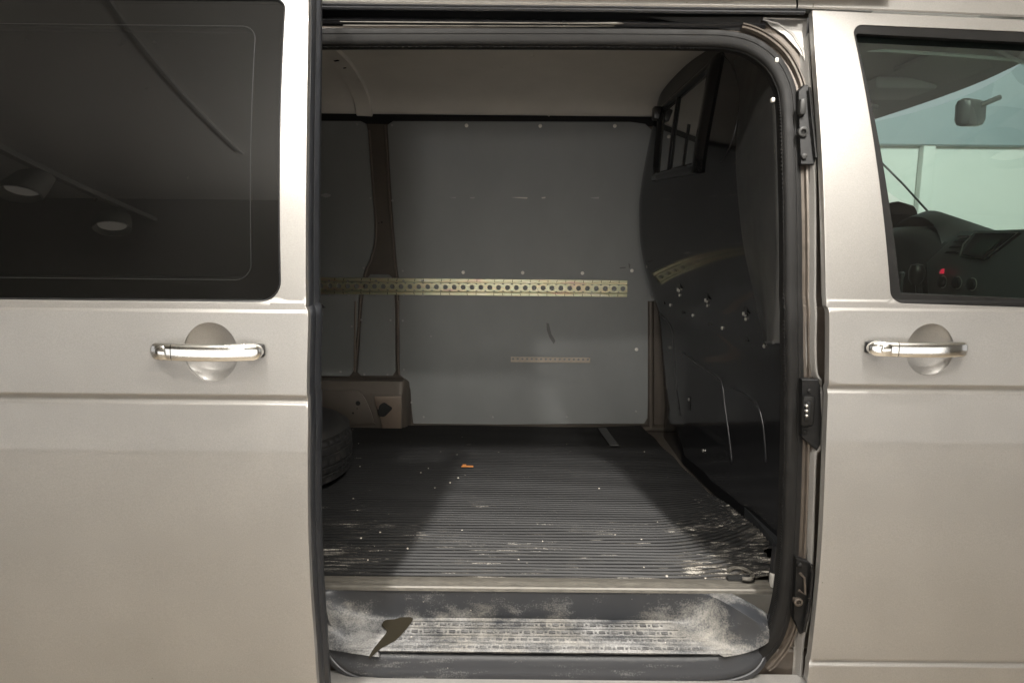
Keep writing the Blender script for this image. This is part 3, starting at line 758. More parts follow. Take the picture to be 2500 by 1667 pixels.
# scuffs and smears on the main board (their own marks)
def scuff(px, mt, parent, Y=YW - .0008): 
    return mesh('scuff', [at(a, b, Y) for a, b in px], [tuple(range(len(px)))], mt, parent, smooth=False)
SCW = mat('white_scuff', (.52, .5, .44), rough=.8); SCG = mat('grey_scuff', (.30, .30, .29), rough=.8); SCD = mat('dark_scuff', (.10, .10, .098), rough=.7)
for px, mt_ in (([(1248, 482), (1270, 481.5), (1288, 482), (1287, 485.5), (1270, 484.5)], SCW), ([(1322, 482), (1332, 481), (1331, 484.5), (1323, 485)], SCW), ([(1440, 483), (1463, 481), (1462, 485.5), (1450, 485)], SCG), ([(1096, 482), (1114, 481.5), (1112, 484)], SCG), ([(1147, 482), (1160, 481.5), (1158, 484.5), (1149, 485)], SCG),
                ([(1334, 788), (1340, 790), (1346, 815), (1356, 832), (1352, 840), (1342, 825), (1335, 806)], SCD), ([(1513, 653), (1528, 652), (1527, 655), (1514, 656)], SCD), ([(1534, 642), (1539, 646), (1538, 655), (1536, 655)], SCD)):
    scuff(px, mt_, mainb)
scuff([(782, 475), (795, 472), (808, 475), (806, 480), (796, 483), (786, 480)], SCG, leftb)
# screws
def screw_mesh(r, n=14):
    b = MB().lathe([(r, 0), (r, -.0008), (r * .8, -.0018), (r * .42, -.0021), (r * .36, -.0010), (.0001, -.0008)], (0, 0, 0), 'y', n)
    o = b.build('screw', SCREW, None); return o
s0 = screw_mesh(.0082); s1 = screw_mesh(.0052); s1.data.materials[0] = mat('dull_screw', (.26, .255, .245), rough=.55)
big = [(1139, 307), (1319, 308), (1501, 308), (1131, 665), (1276, 666), (1422, 667), (1543, 661), (1554, 853)]
small = [(957, 306), (958, 490), (984, 661), (983, 783), (1052, 821), (986, 902), (1004, 982), (1034, 1018), (1203, 1018), (1384, 1017), (1552, 1004)]
def put(src, pxs, parent, Y):
    for k, (a, b) in enumerate(pxs):
        c = src.copy(); COL.objects.link(c); c.location = at(a, b, Y); c.parent = parent; c.rotation_euler = (0, random.random() * 3, 0)
put(s0, big, mainb, YW - .0002); put(s1, small, mainb, YW - .0002)
put(s1, [(872, 304), (888, 654), (859, 797), (831, 908), (905, 484)], leftb, YW - .0002)
put(s1, [(882, 781), (953, 782), (889, 914), (946, 914)], midb, YW - .0002)

# lashing rail with round holes
def hole_strip(b, x0, x1, zc_, h, y, pitch, r, K=16, depth=.012):
    n = int(round((x1 - x0) / pitch)); w = (x1 - x0) / n
    for i in range(n):
        cx = x0 + (i + .5) * w
        sq, ci, cd = [], [], []
        for j in range(K):
            q = 2 * math.pi * (j + .5) / K; c_, s_ = math.cos(q), math.sin(q); k = 1 / max(abs(c_), abs(s_))
            sq.append(Vector((cx + c_ * k * w / 2, y, zc_ + s_ * k * h / 2)))
            ci.append(Vector((cx + c_ * r, y, zc_ + s_ * r))); cd.append(Vector((cx + c_ * r, y + depth, zc_ + s_ * r)))
        b.loft([sq, ci, cd])
ra, rb = at(700, 703, YW - .014), at(1532, 703, YW - .014)
zc_r = at(1300, 703, YW - .014).z
b = MB(); hole_strip(b, rb.x - .0402 * 38, rb.x, zc_r, .037, YW - .014, .0402, .0115)
x0r = rb.x - .0402 * 38
hs = .0185
for sgn in (1, -1):
    secs = []
    for x in (x0r, rb.x):
        secs.append([Vector((x, YW - .014, zc_r + sgn * hs)), Vector((x, YW - .002, zc_r + sgn * (hs + .0012))), Vector((x, YW - .001, zc_r + sgn * (hs + .0062))), Vector((x, YW - .009, zc_r + sgn * (hs + .0068))), Vector((x, YW - .009, zc_r + sgn * (hs + .0185))), Vector((x, YW, zc_r + sgn * (hs + .0195)))])
    b.loft(secs, closed=False)
b.add([(rb.x, YW - .014, zc_r - hs), (rb.x, YW - .014, zc_r + hs), (rb.x, YW, zc_r + hs), (rb.x, YW, zc_r - hs)], [(0, 1, 2, 3)])
rail = b.build('lashing_rail', ZINC, van, sharp=30); rail['label'] = 'long yellow-zinc lashing rail with a row of round holes'
cm_ = MB()
cm_.box((rb.x - .022, YW - .0155, zc_r), (.036, .003, .030), .001)
# slots in the flanges
slot = MB().box((0, 0, 0), (.0022, .003, .011), 0).build('rail_notch', VOID, None)
so = slot
sl = []
for i in range(36):
    x = rb.x - .0402 * (i + 1)
    for sgn in (1, -1):
        if (i * 7 + (sgn > 0) * 3) % 3 == 0 and i > 12: continue
        c = slot.copy(); COL.objects.link(c); c.parent = rail; c.location = (x + sgn * .002, YW - .0092, zc_r + sgn * (hs + .012)); c.rotation_euler = (0, .35 * sgn * (i % 2), 0)
bpy.data.objects.remove(slot)
put(s1, [(a, 686) for a in (803, 849, 918, 985, 1031)] + [(a, 720) for a in (805, 851, 919, 986, 1032)], rail, YW - .0092)
# small perforated strip
sa, sb_ = at(1247, 876, YW - .003), at(1441, 876, YW - .003)
b = MB(); hole_strip(b, sa.x, sb_.x, sa.z, .018, YW - .004, (sb_.x - sa.x) / 17, .0056, 12, .004)
b.loft([[Vector((x, YW - .004, sa.z - .009)), Vector((x, YW - .007, sa.z - .010)), Vector((x, YW - .007, sa.z - .0145)), Vector((x, YW, sa.z - .015))] for x in (sa.x, sb_.x)], closed=False)
b.loft([[Vector((x, YW - .004, sa.z + .009)), Vector((x, YW, sa.z + .0095))] for x in (sa.x, sb_.x)], closed=False)
pst = b.build('perforated_strip', STRIP, van, sharp=30)
pst['label'] = 'short pale perforated strip fixed low on the wall board'

# bottom ledge of the wall and corner post at the bulkhead
lb = MB()
zl0, zl1 = at(1300, 1036, YW).z, at(1300, 1030, YW).z
lb.loft([[Vector((x, YW + .014, zl0 + .004)), Vector((x, YW - .004, zl0 - .002)), Vector((x, YW - .018, zl0 - .012)), Vector((x, YW - .024, .572)), Vector((x, YW - .024, .56))] for x in (-1.4, .75)], closed=False)
lb.build('wall_ledge', SHELL, van)
MB().tube([at(1589, y, YW - .0) for y in (735, 850, 950, 1045)], .014, 10, flat=.7).build('corner_post', SHELL, van)

# cove strip and ceiling
zcv = at(1300, 289, YW).z
MB().loft([[Vector((x, YW + .006, zcv + .045)), Vector((x, YW + .006, zcv - .03))] for x in (-1.6, .8)], closed=False).build('cove_gap', VOID, van)
carch = [(YW - .008, zcv + .010), (YW - .018, zcv + .016), (1.625, 1.966), (1.57, 2.014), (1.444, 2.055), (1.223, 2.080), (.995, 2.075), (.7, 2.065), (.45, 2.045), (.25, 2.01), (.15, 1.98)]
ca = [(p.x, p.y) for p in cat([Vector(p) for p in carch], 6)]
ceil = MB().loft([[Vector((x, y, z)) for y, z in ca] for x in np.linspace(-1.7, .85, 10)], closed=False).build('roof_liner', CEIL, van)
# cross bow of the roof
xr0 = at(893, 280, YW).x
bow = []
for i, (y, z) in enumerate(ca[4:56]):
    t = i / 39; xc = xr0 + .004 * t
    hw = .038
    bow.append([Vector((xc - hw, y, z + .002)), Vector((xc - hw * .86, y - .0, z - .010)), Vector((xc + hw * .86, y, z - .012)), Vector((xc + hw, y, z + .002))])
rb_ = MB().loft(bow, closed=False).build('roof_bow', CEIL, van, sharp=30)
pa = ceil
def onceil(px, py):
    r_ = ray(px, py); best = None
    for (y0, z0), (y1, z1) in zip(ca, ca[1:]):
        for k in range(12):
            y = y0 + (y1 - y0) * k / 12; z = z0 + (z1 - z0) * k / 12; t = (y - CP.y) / r_.y; p = CP + r_ * t
            e = abs(p.z - z)
            if best is None or e < best[0]: best = (e, p, math.atan2(z1 - z0, y1 - y0))
    return best
s2 = MB().lathe([(.006, 0), (.006, -.001), (.0035, -.0022), (.0001, -.0024)], (0, 0, 0), 'z', 12).build('screw', SCREW, None)
for a, b_ in ((1222, 114), (1223, 165), (1223, 214), (1082, 277), (1223, 277), (1340, 281), (1500, 281), (1300, 136)):
    e, p, an = onceil(a, b_)
    c = s2.copy(); COL.objects.link(c); c.parent = ceil; c.location = p + Vector((0, 0, -.0015)); c.rotation_euler = (an, 0, 0)
for a, b_, r_ in ((822, 140, .010), (842, 158, .006)):
    e, p, an = onceil(a, b_)
    o = MB().box((0, 0, 0), (r_ * 2.2, r_ * .9, .003), .001).build('bow_slot', VOID, rb_); o.location = p + Vector((0, -.004, -.014)); o.rotation_euler = (an, 0, -.6)

# wheel box at the rear
Yb = 1.585
zb = at(900, 960, Yb).z; ztb = at(900, 922, YW).z
xb = at(985, 1000, Yb).x
sec = [(Yb + .004, .565), (Yb, .60), (Yb, zb - .01), (Yb + .006, zb + .006), (Yb + .02, ztb - .006), (YW + .02, ztb)]
secs = []
for x, dx in ((-1.5, 0), (xb - .05, 0), (xb - .02, 0), (xb - .006, .002), (xb, .008), (xb + .012, .04), (xb + .022, .075)):
    secs.append([Vector((x, min(YW + .02, y + dx), z - (dx * .25 if z > .7 else 0))) for y, z in sec])
wb = MB().loft(secs, closed=False).build('wheel_box', SHELL, van, sharp=50)
def boxpl(name, px, mt, dy):
    l = [at(a, b_, Yb - dy) for a, b_ in px]; c = sum(l, Vector()) / len(l)
    return MB().loft([[p + Vector((0, dy + .002, 0)) for p in l], l, [p + (c - p).normalized() * .004 - Vector((0, .0015, 0)) for p in l]], True, False, True).build(name, mt, wb, sharp=30)
TAN = mat('inner_shell_plate', (.14, .108, .085), rough=.5, metal=.25, var=.1, var_scale=20)
boxpl('cover_plate', smooth_px([(700, 954), (790, 952), (868, 953), (882, 960), (897, 985), (910, 1020), (910, 1030), (900, 1037), (700, 1038)], 3), SHELL, .006)
boxpl('end_plate', [(914, 968), (980, 966), (980, 1046), (934, 1046), (926, 1010), (916, 985)], TAN, .010)
boxpl('plate_hole', smooth_px([(922, 1000), (926, 988), (938, 981), (950, 988), (959, 996), (950, 1008), (938, 1018), (925, 1015), (922, 1000)], 3), VOID, .0105)
for a, b_, r_ in ((874, 984, .011), (862, 1008, .005), (872, 997, .003)):
    MB().lathe([(r_, .003), (r_, -.001), (.0001, -.0012)], at(a, b_, Yb - .0075), 'y', 12).build('cover_hole', VOID, wb)

# ---- bulkhead
bz = [(.50, 0), (1.08, 0), (1.13, .004), (1.17, .024), (1.22, .040), (1.30, .068), (1.40, .092), (1.50, .103), (1.60, .106), (1.70, .096), (1.78, .084), (1.86, .070), (1.94, .056), (2.00, .045), (2.14, .015)]
def bulge(z):
    for (z0, v0), (z1, v1) in zip(bz, bz[1:]):
        if z <= z1:
            t = max(0, (z - z0) / (z1 - z0)); return v0 + (v1 - v0) * t
    return bz[-1][1]
def bsm(z): return sum(bulge(z + d) for d in (-.03, -.015, 0, .015, .03)) / 5
def BX(y, z):
    x = .772 - .083 * y - bsm(z)
    # panel falls back towards the far corner at floor level
    if z < 1.1 and y > 1.15:
        x += .10 * (y - 1.15) * min(1, (1.1 - z) / .4)
    # rounded outer edge of the pressing by the far wall
    if y > 1.48: x += ((y - 1.48) / .18) ** 2.5 * .05
    return x
def Bk(px, py, out=0.0):
    X = .6; r_ = ray(px, py)
    for _ in range(25):
        t = (X - CP.x) / r_.x; p = CP + r_ * t; X = X * .4 + .6 * (BX(p.y, p.z) - out)
    return CP + r_ * ((X - CP.x) / r_.x)
ysb = [.09 + (1.66 - .09) * i / 60 for i in range(61)]; zsb = [.56 + (2.10 - .56) * i / 90 for i in range(91)]
def ymin(z): return max(.10, prof(z) + .085)
bulk = MB().loft([[(lambda y2: Vector((BX(y2, z), y2, z)))(ymin(z) + (1.66 - ymin(z)) * (y - .09) / 1.57) for z in zsb] for y in ysb], closed=False).build('bulkhead', GLOSSB, van, sharp=None)
bulk['label'] = 'glossy black bulkhead between load bay and cab, with a small sliding window'
# window in the bulkhead
wq = [(1746, 152), (1702, 408), (1600, 432), (1616, 268)]
wc = [Bk(a, b_, .006) for a, b_ in wq]
def bl(u, v): # u: near->far, v: top->bottom
    a = wc[0].lerp(wc[3], u); c_ = wc[1].lerp(wc[2], u); p = a.lerp(c_, v)
    return Vector((BX(p.y, p.z) - .006, p.y, p.z))
def wring(m_): return [bl(u, v) for u, v in [(m_ + (1 - 2 * m_) * k / 8, m_) for k in range(8)] + [(1 - m_, m_ + (1 - 2 * m_) * k / 8) for k in range(8)] + [(1 - m_ - (1 - 2 * m_) * k / 8, 1 - m_) for k in range(8)] + [(m_, 1 - m_ - (1 - 2 * m_) * k / 8) for k in range(8)]]
def shx(l, d): return [Vector((p.x - d, p.y, p.z)) for p in l]
MB().loft([shx(wring(-.07), -.012), shx(wring(-.05), .008), shx(wring(0), .015), shx(wring(.045), .011), shx(wring(.06), -.004)]).build('window_frame', GLOSSB, bulk, sharp=None)
PANEB = mat('bulkhead_glass', (.07, .074, .07), rough=.03, coat=1, coat_rough=0)  # grey base colour put in for the lit cab behind the pane
gl = [[bl(u, v) + Vector((0, 0, 0)) for u in (.04, .3, .6, .96)] for v in (.04, .5, .96)]
MB().loft([shx(l, .0) for l in gl], closed=False).build('window_pane', PANEB, bulk)
MB().tube([bl(.62, v) - Vector((.005, 0, 0)) for v in (.04, .35, .7, .96)], .005, 8).build('window_divider', BLACK, bulk)
MB().tube([bl(.3, v) - Vector((.003, 0, 0)) for v in (.5, .96)], .003, 8).build('pane_edge', BLACK, bulk)
p = bl(1.0, .06); MB().box(p - Vector((.02, 0, 0)), (.03, .05, .05), .006).build('window_catch', BLACK, bulk)
# pressed outline round the window recess
rec = [Bk(a, b_, .001) for a, b_ in smooth_px([(1752, 118), (1790, 170), (1806, 225), (1800, 290), (1785, 350), (1768, 385), (1758, 396)], 5)]
MB().tube([p - Vector((-.0022, 0, 0)) for p in rec], .004, 8, flat=.6).build('recess_edge', BLACK, bulk)
# pillar-side trim: lighter bulging panel beside the opening
tr = []
tlp = cat([Vector(q) for q in ((1790, 150), (1805, 225), (1801, 300), (1796, 380), (1801, 480), (1815, 600), (1840, 720), (1866, 836))], 6)
for i, q in enumerate(tlp):
    l0 = Bk(q.x, q.y, .002); row = []
    yr = max(ymin(l0.z) + .002, .1)
    xe = .605 + .05 * max(0, (l0.z - 1.72) / .25) ** 1.4
    for k in range(15):
        t = k / 14; s_ = t * t * (3 - 2 * t)
        row.append(Vector((l0.x + (xe - l0.x) * (s_ if xe < l0.x else t), l0.y + (yr - l0.y) * t, l0.z + .052 * t * max(0, 1 - (len(tlp) - 1 - i) / 14))))
    row.append(row[-1] + Vector((.035, -.004, 0)))
    tr.append(row)
tr = tr[::-1]
MB().loft(tr, closed=False).build('pillar_trim', BULKTRIM, van, sharp=None)
MB().tube([tr[0][k] - Vector((.001, 0, 0)) for k in range(15)], .0035, 8).build('trim_edge', BULKTRIM, van)
MB().box(Vector((tr[33][8].x - .004, tr[33][8].y, 1.79)), (.008, .010, .012), .002).build('clip', SCREW, van) if False else None
# beads pressed in the lower bulkhead
bd = MB()
for l in ([(1612, 765), (1640, 800), (1646, 860), (1652, 940), (1662, 1015)], [(1668, 860), (1700, 885), (1745, 915), (1763, 938), (1770, 990), (1780, 1060), (1788, 1130)], [(1788, 946), (1820, 962), (1848, 985), (1862, 1030), (1868, 1080), (1871, 1130)]):
    bd.tube([Bk(a, b_, -.001) for a, b_ in smooth_px(l, 6)], .0042, 8)
bd.build('pressed_bead', BLACK, bulk, sharp=None)
def onb(px, py, mk, name, mt, out=.001):
    o = mk.build(name, mt, bulk); o.location = Bk(px, py, out); return o
for a, b_ in ((1659, 708), (1727, 733), (1821, 766)):
    onb(a, b_ - 12, MB().box((0, 0, 0), (.003, .016, .034), .001), 'bolt_slot', VOID)
    onb(a, b_, MB().lathe([(.009, 0), (.009, -.003), (.006, -.004), (.006, -.009), (.001, -.010)], (0, 0, 0), 'x', 12), 'bolt', STEEL)
    onb(a + 1, b_ + 13, MB().lathe([(.005, 0), (.005, -.004), (.001, -.005)], (0, 0, 0), 'x', 10), 'bolt', STEEL)
for a, b_ in ((1620, 739), (1668, 762), (1733, 790), (1822, 828)):
    onb(a, b_, MB().box((0, 0, 0), (.002, .022, .014)), 'square_hole', VOID)
for a, b_ in ((1594, 725), (1637, 745), (1692, 770), (1764, 801), (1867, 845), (1683, 975), (1718, 1092 + 8)):
    onb(a, b_, MB().lathe([(.006, 0), (.006, -.003), (.0035, -.005), (.0001, -.0055)], (0, 0, 0), 'x', 12), 'screw', STEEL)
onb(1683, 985, MB().box((0, 0, 0), (.002, .018, .05), .0), 'bolt_slot', VOID)
for a, b_, s_ in ((1886, 245, (.008, .012, .010)), (1896, 148, (.008, .008, .010))):
    p = at(a, b_, .13); MB().box(p, s_, .002).build('trim_clip', SCREW, van)

# ---- load floor: front aluminium trim, step well
yf = atz(1300, 1422, .57).y
p1, p2 = atz(700, 1412, .572), atz(1868, 1430, .572)
tri = [(yf + .022, .568), (yf + .020, .5735), (yf + .004, .574), (yf - .001, .572), (yf - .003, .566), (yf - .012, .565), (yf - .016, .562), (yf - .018, .555)]
MB().loft([[Vector((x, y, z)) for y, z in tri] for x in np.linspace(-.62, .70, 8)], closed=False).build('floor_trim', ALU, van, sharp=25)
# step: loft from rim to well floor
zs = .43
def zst(y): return .452 + (y - .035) * .24
def SB(px, py, dz=0.0):
    z = .46
    for _ in range(15):
        q = atz(px, py, z); z = zst(q.y) + dz
    return Vector((q.x, q.y, z))
def SZ(px, py, z): q = atz(px, py, z); return Vector((q.x, q.y, z))
def RIM(px, py):
    q = SZ(px, py, .553)
    return q if q.y > .06 else at(px, py, .06)
rim_l = [RIM(a, b_) for a, b_ in smooth_px([(752, 1572), (741, 1535), (748, 1485), (785, 1450), (870, 1441), (1200, 1444), (1500, 1447), (1700, 1450), (1740, 1456), (1790, 1482), (1850, 1520), (1878, 1545), (1880, 1562)], 4)]
bot_b = [SB(a, b_) for a, b_ in smooth_px([(925, 1603), (922, 1580), (930, 1550), (955, 1524), (1010, 1511), (1200, 1508), (1500, 1512), (1610, 1514), (1650, 1522), (1690, 1548), (1735, 1580), (1768, 1603)], 4)]
n_ = min(len(rim_l), len(bot_b))
def rs_(l, n):
    L = [0]
    for a, b_ in zip(l, l[1:]): L.append(L[-1] + (b_ - a).length)
    out = []
    for k in range(n):
        s_ = L[-1] * k / (n - 1); i = max(j for j in range(len(L)) if L[j] <= s_ + 1e-9); i = min(i, len(l) - 2)
        t = (s_ - L[i]) / max(1e-9, L[i + 1] - L[i]); out.append(l[i].lerp(l[i + 1], min(1, t)))
    return out
N_ = 60
A_, B_ = rs_(rim_l, N_), rs_(bot_b, N_)
loops = []
loops.append([Vector((p.x + (.04 * max(0, (i / N_ - .72) / .28) if i > N_ / 2 else -.06 * max(0, (.2 - i / N_) / .2)), p.y + .05, p.z + .003)) for i, p in enumerate(A_)])
loops.append([Vector((p.x + (.004 if i > N_ * .75 else 0), p.y + .006, p.z + .003)) for i, p in enumerate(A_)])
for t in (0, .08, .2, .4, .6, .78, .9, .97, 1):
    s_ = t
    kz = 1 - (1 - t) ** 2.2
    loops.append([Vector((a.x + (c_.x - a.x) * s_ ** 1.3, a.y + (c_.y - a.y) * s_ ** 1.3, a.z + (c_.z - a.z) * kz)) for a, c_ in zip(A_, B_)])
yfr = .045
for t in (.1, .25, .5, .75, 1):
    loops.append([(lambda y_: Vector((c_.x, y_, zst(y_))))(c_.y + (min(yfr, c_.y) - c_.y) * t) for c_ in B_])
loops.append([Vector((p.x, p.y + .02, p.z - .012)) for p in loops[-1]])
step = MB().loft(loops, closed=False).build('entry_step', STEP, van, sharp=50)
step['label'] = 'dusty grey plastic entry step with rows of tread pads'
# front lip of the step with its ribs
lipx = np.linspace(-.37, .53, 40)
lsec = [(y_, zst(y_) + d_) for y_, d_ in ((.085, .0005), (.081, .0025), (.077, .0025), (.074, .0006), (.070, .0006), (.067, .003), (.062, .003), (.059, .0008), (.055, .0008), (.052, .003), (.047, .003), (.044, .001), (.046, -.004), (.07, -.016))]
MB().loft([[Vector((x, y + .0, z)) for y, z in lsec] for x in lipx], closed=False).build('step_lip', STEP, step, sharp=35)
# lower edge of the step: follows the rounded bottom of the opening
jr = min(range(len(ap)), key=lambda i: (ap[i] - Vector((S(1908, 1515, .05).x, S(1908, 1515, .05).z))).length)
jl = min(range(len(ap)), key=lambda i: (ap[i] - Vector((S(758, 1450, .05).x, S(758, 1450, .05).z))).length)
lpath = cat(ap[jr:jl + 1], 3); nl = len(lpath); lloops = []
lprof = [(.021, -.020), (.019, -.032), (.012, -.036), (.0045, -.036), (.002, -.032), (-.002, -.032), (-.0045, -.036), (-.014, -.036), (-.020, -.033), (-.032, -.029), (-.044, -.025), (-.053, -.020), (-.058, -.010), (-.058, .005)]
for i, p in enumerate(lpath):
    a_ = lpath[max(i - 1, 0)]; b_ = lpath[min(i + 1, nl - 1)]; t = (b_ - a_).normalized(); n = Vector((-t.y, t.x))
    w = min(1, min(i, nl - 1 - i) / 24); w = w * w * (3 - 2 * w) * abs(t.x) ** 1.6
    lloops.append([Vector((p.x + n.x * (o * w + .4 * o * (1 - w)), YS(p.y) + d * w + .02 * (1 - w), p.y + n.y * (o * w + .4 * o * (1 - w)))) for o, d in lprof])
MB().loft(lloops, closed=False).build('step_edge', STEPB, step, sharp=35)
# ribs and tread pads on the step floor
tb = MB()
for y in (1518, 1534, 1552, 1571, 1588):
    l = SB(960, y - 3); r_ = SB(1640 + (y - 1518) * 1.0, y + 3)
    tb.box(((l.x + r_.x) / 2, (l.y + r_.y) / 2, (l.z + r_.z) / 2 + .001), (r_.x - l.x, .0035, .0024), .0008)
tb.build('step_rib', STEP, step)
padm = MB().box((0, 0, 0), (.0155, .0075, .004), .001).build('tread_pad', TREADP, None)
padn = MB().box((0, 0, 0), (.006, .005, .003), .001).build('tread_pad', TREADP, None)
for ri, y in enumerate((1525, 1543, 1562, 1581)):
    x = 990 - ri * 8; 
    while x < 1620 + ri * 28:
        p = SB(x, y + (x - 1250) * .008)
        c = padm.copy(); COL.objects.link(c); c.parent = step; c.location = p + Vector((0, 0, .0015)); c.rotation_euler = (.2355, 0, 0)
        p = SB(x + 15, y + (x - 1250) * .008)
        c = padn.copy(); COL.objects.link(c); c.parent = step; c.location = p + Vector((0, 0, .0012)); c.rotation_euler = (.2355, 0, 0)
        x += 30.5
for o in (padm, padn, s0, s1, s2): bpy.data.objects.remove(o)
# painted sill under the step
st_ = mesh('step_shadow', [SB(a, b_, .0045) for a, b_ in smooth_px([(931, 1525), (940, 1513), (965, 1510), (985, 1504), (1008, 1508), (1000, 1524), (985, 1542), (965, 1562), (930, 1582), (901, 1607), (908, 1588), (930, 1560), (944, 1541), (937, 1531)], 3)], [tuple(range(14 * 3 - 2))], mat('shadow_brown', (.022, .019, .013), rough=.9, spec=.05), step, smooth=False)  # cast shadow on the step, painted as a flat dark-brown polygon
sl_ = MB().loft([[Vector((x, .060, .393)), Vector((x, .030, .391)), Vector((x, .017, .389)), Vector((x, .010, .383)), Vector((x, .012, .30)), Vector((x, .03, .2))] for x in np.linspace(-.62, .76, 6)], closed=False).build('sill', PAINT, van, sharp=60)
# lashing ring by the step
ring = MB()
pc = [SZ(a, b_, .585) for a, b_ in smooth_px([(1778, 1392), (1790, 1386), (1815, 1388), (1836, 1402), (1832, 1413), (1812, 1412)], 5)]
ring.tube(pc, .0055, 8)
ring.build('lashing_ring', ALU, van)
MB().box(SZ(1808, 1412, .576), (.07, .02, .012), .004).build('ring_recess', VOID, van)
p = at(1886, 1415, .16); MB().box(p, (.012, .02, .035), .004).build('frame_clip', SCREW, van)
MB().tube([at(a, b_, .17) for a, b_ in ((1900, 1330), (1893, 1380), (1886, 1440))], .014, 8).build('corner_rubber', BLACK, van)

# ================================================================== things lying in the load bay
y0m, y1m = yf + .012, YW - .022
PIT = .0186; nr = int((y1m - y0m) / PIT)
nxm = 70; vs, fs = [], []
per = 8
prof_r = [0, .0, .0, .0018, .0054, .0062, .0054, .0018]
NY = nr * per
for j in range(NY + 1):
    y = y0m + (y1m - y0m) * j / NY; hgt = prof_r[j % per]
    xr = .752 - .083 * y - .01 + .004 * math.sin(y * 23) + (-.030 if y < .27 else 0) * 1
    xl = -1.35
    for i in range(nxm + 1):
        t = i / nxm; x = xl + (xr - xl) * t
        w = max(0, (t - .86) / .14)
        bow_ = w ** 2 * (.055 * math.exp(-((y - .42) / .22) ** 2) + .012)
        lift = w ** 2 * (.030 * math.exp(-((y - .42) / .25) ** 2) + .006)
        ripple = .0012 * math.sin(x * 9 + y * 31) * math.sin(y * 11)
        edge_w = (.006 * math.sin(x * 13) * math.sin(x * 5 + 1) + .003 * math.sin(x * 41)) if j < 3 else 0
        vs.append((x, y + bow_ + edge_w + .0016 * math.sin(x * 7 + y * 40), .568 + hgt + lift + ripple))
for j in range(NY):
    for i in range(nxm):
        a = j * (nxm + 1) + i; fs.append((a, a + 1, a + nxm + 2, a + nxm + 1))
fm = mesh('floor_mat', vs, fs, MATR, None, sharp=None)
top(fm, 'worn black ribbed rubber mat covering the load floor', 'floor mat')

# tyre lying flat
R_, Wd = .325, .205
tc = Vector((-.905, .93, .575))
def tread(k, i, nk): return 0
secp = [(.205, .02), (.215, .006), (.24, .001), (.275, .004), (.300, .014), (.316, .026), (.324, .038)]
rows_t = []
K = 168
zs_t = [.038, .050, .052, .060, .062, .078, .080, .086, .088, .1025, .104, .117, .119, .125, .127, .143, .145, .153, .155, .167]
groove = {.052, .060, .080, .086, .119, .125, .145, .153}
loops = []
def circ(r, h, mod=None):
    return [tc + Vector(((r - (mod(j) if mod else 0)) * math.cos(2 * math.pi * j / K), (r - (mod(j) if mod else 0)) * math.sin(2 * math.pi * j / K), h)) for j in range(K)]
for r, h in secp[:-1]: loops.append(circ(r, h))
for z in zs_t:
    base_ = R_ - .010 * abs((z - .1025) / .065) ** 2.5
    if z in groove: loops.append(circ(base_ - .007, z))
    else:
        sh_ = int(z * 1000 / 28)
        loops.append(circ(base_, z, lambda j, s_=sh_: .005 if (j + s_) % 3 == 0 else 0))
for r, h in secp[:-1][::-1]: loops.append(circ(r, Wd - h))
loops.append(circ(.20, Wd - .03)); loops.append(circ(.20, .03)); loops.append(loops[0])
ty = MB().loft(loops).build('tyre', TYRE, None, sharp=30)
top(ty, 'loose black tyre lying flat on the ribbed mat behind the door edge', 'tyre')
# bits on the mat
CH = mat('orange_wood', (.42, .16, .04), rough=.7)
p = atz(1141, 1138, .580)
b = MB(); b.box(p, (.045, .010, .004), .001); b.box(p + Vector((-.012, .010, .002)), (.014, .010, .003), .001)
top(b.build('wood_splinter', CH, None), 'small orange wood splinter on the black ribbed mat', 'splinter')
WEB = mat('grey_webbing', (.045, .045, .045), rough=.8)
l = [atz(a, b_, .585) for a, b_ in ((1470, 1046), (1478, 1058), (1490, 1074), (1500, 1088))]
b = MB(); b.loft([[p + Vector((-.018, 0, 0)), p + Vector((-.018, 0, .004)), p + Vector((.018, 0, .004)), p + Vector((.018, 0, 0))] for p in l], True, True, True)
top(b.build('webbing_strap', WEB, None), 'short grey webbing strap end lying at the back of the mat', 'strap')

# ================================================================== cab seen through the front window
# roof lining and far side
cl = [(.215, 1.925), (.27, 1.95), (.5, 1.975), (.85, 1.985), (1.2, 1.97), (1.45, 1.93), (1.58, 1.87)]
MB().loft([[Vector((.80 + (1.16 + .22 * (1 - ((y - .87) / .72) ** 2) - .80) * t, y, z - .09 * min(t, 1) ** 2 + (.2 if t > 1 else 0))) for y, z in [(p.x, p.y) for p in cat([Vector(c_) for c_ in cl], 4)]] for t in (0, .2, .4, .6, .8, .92, 1, 1.02)], closed=False).build('cab_headliner', LINER, van)
MB().tube([at(a, b_, .24) for a, b_ in ((2116, 126), (2160, 124), (2300, 133), (2430, 143), (2560, 156))], [.001, .004, .0045, .0045, .0045], 8).build('headliner_trim', LINER, van)
fd2 = MB()
zsill = 1.29
fd2.box((1.35, 1.66, .85), (1.2, .06, .86), .02)
fd2.box((1.0, 1.635, 1.87), (.5, .05, .06), .015)
fd2.box((.86, 1.63, 1.6), (.12, .06, .7), .02)
fd2.build('driver_door', DASH, van)
# far windscreen pillar: pale trim with a dark seal
pl0, pl1 = at(2268, 522, 1.55), at(2040, 300, 1.55)
pl0, pl1 = at(2300, 560, 1.50), at(2145, 390, 1.50)
MB().tube([at(2150, 395, 1.52), at(2205, 450, 1.52), at(2272, 524, 1.52)], .0045, 8).build('pillar_seal', BLACK, van)
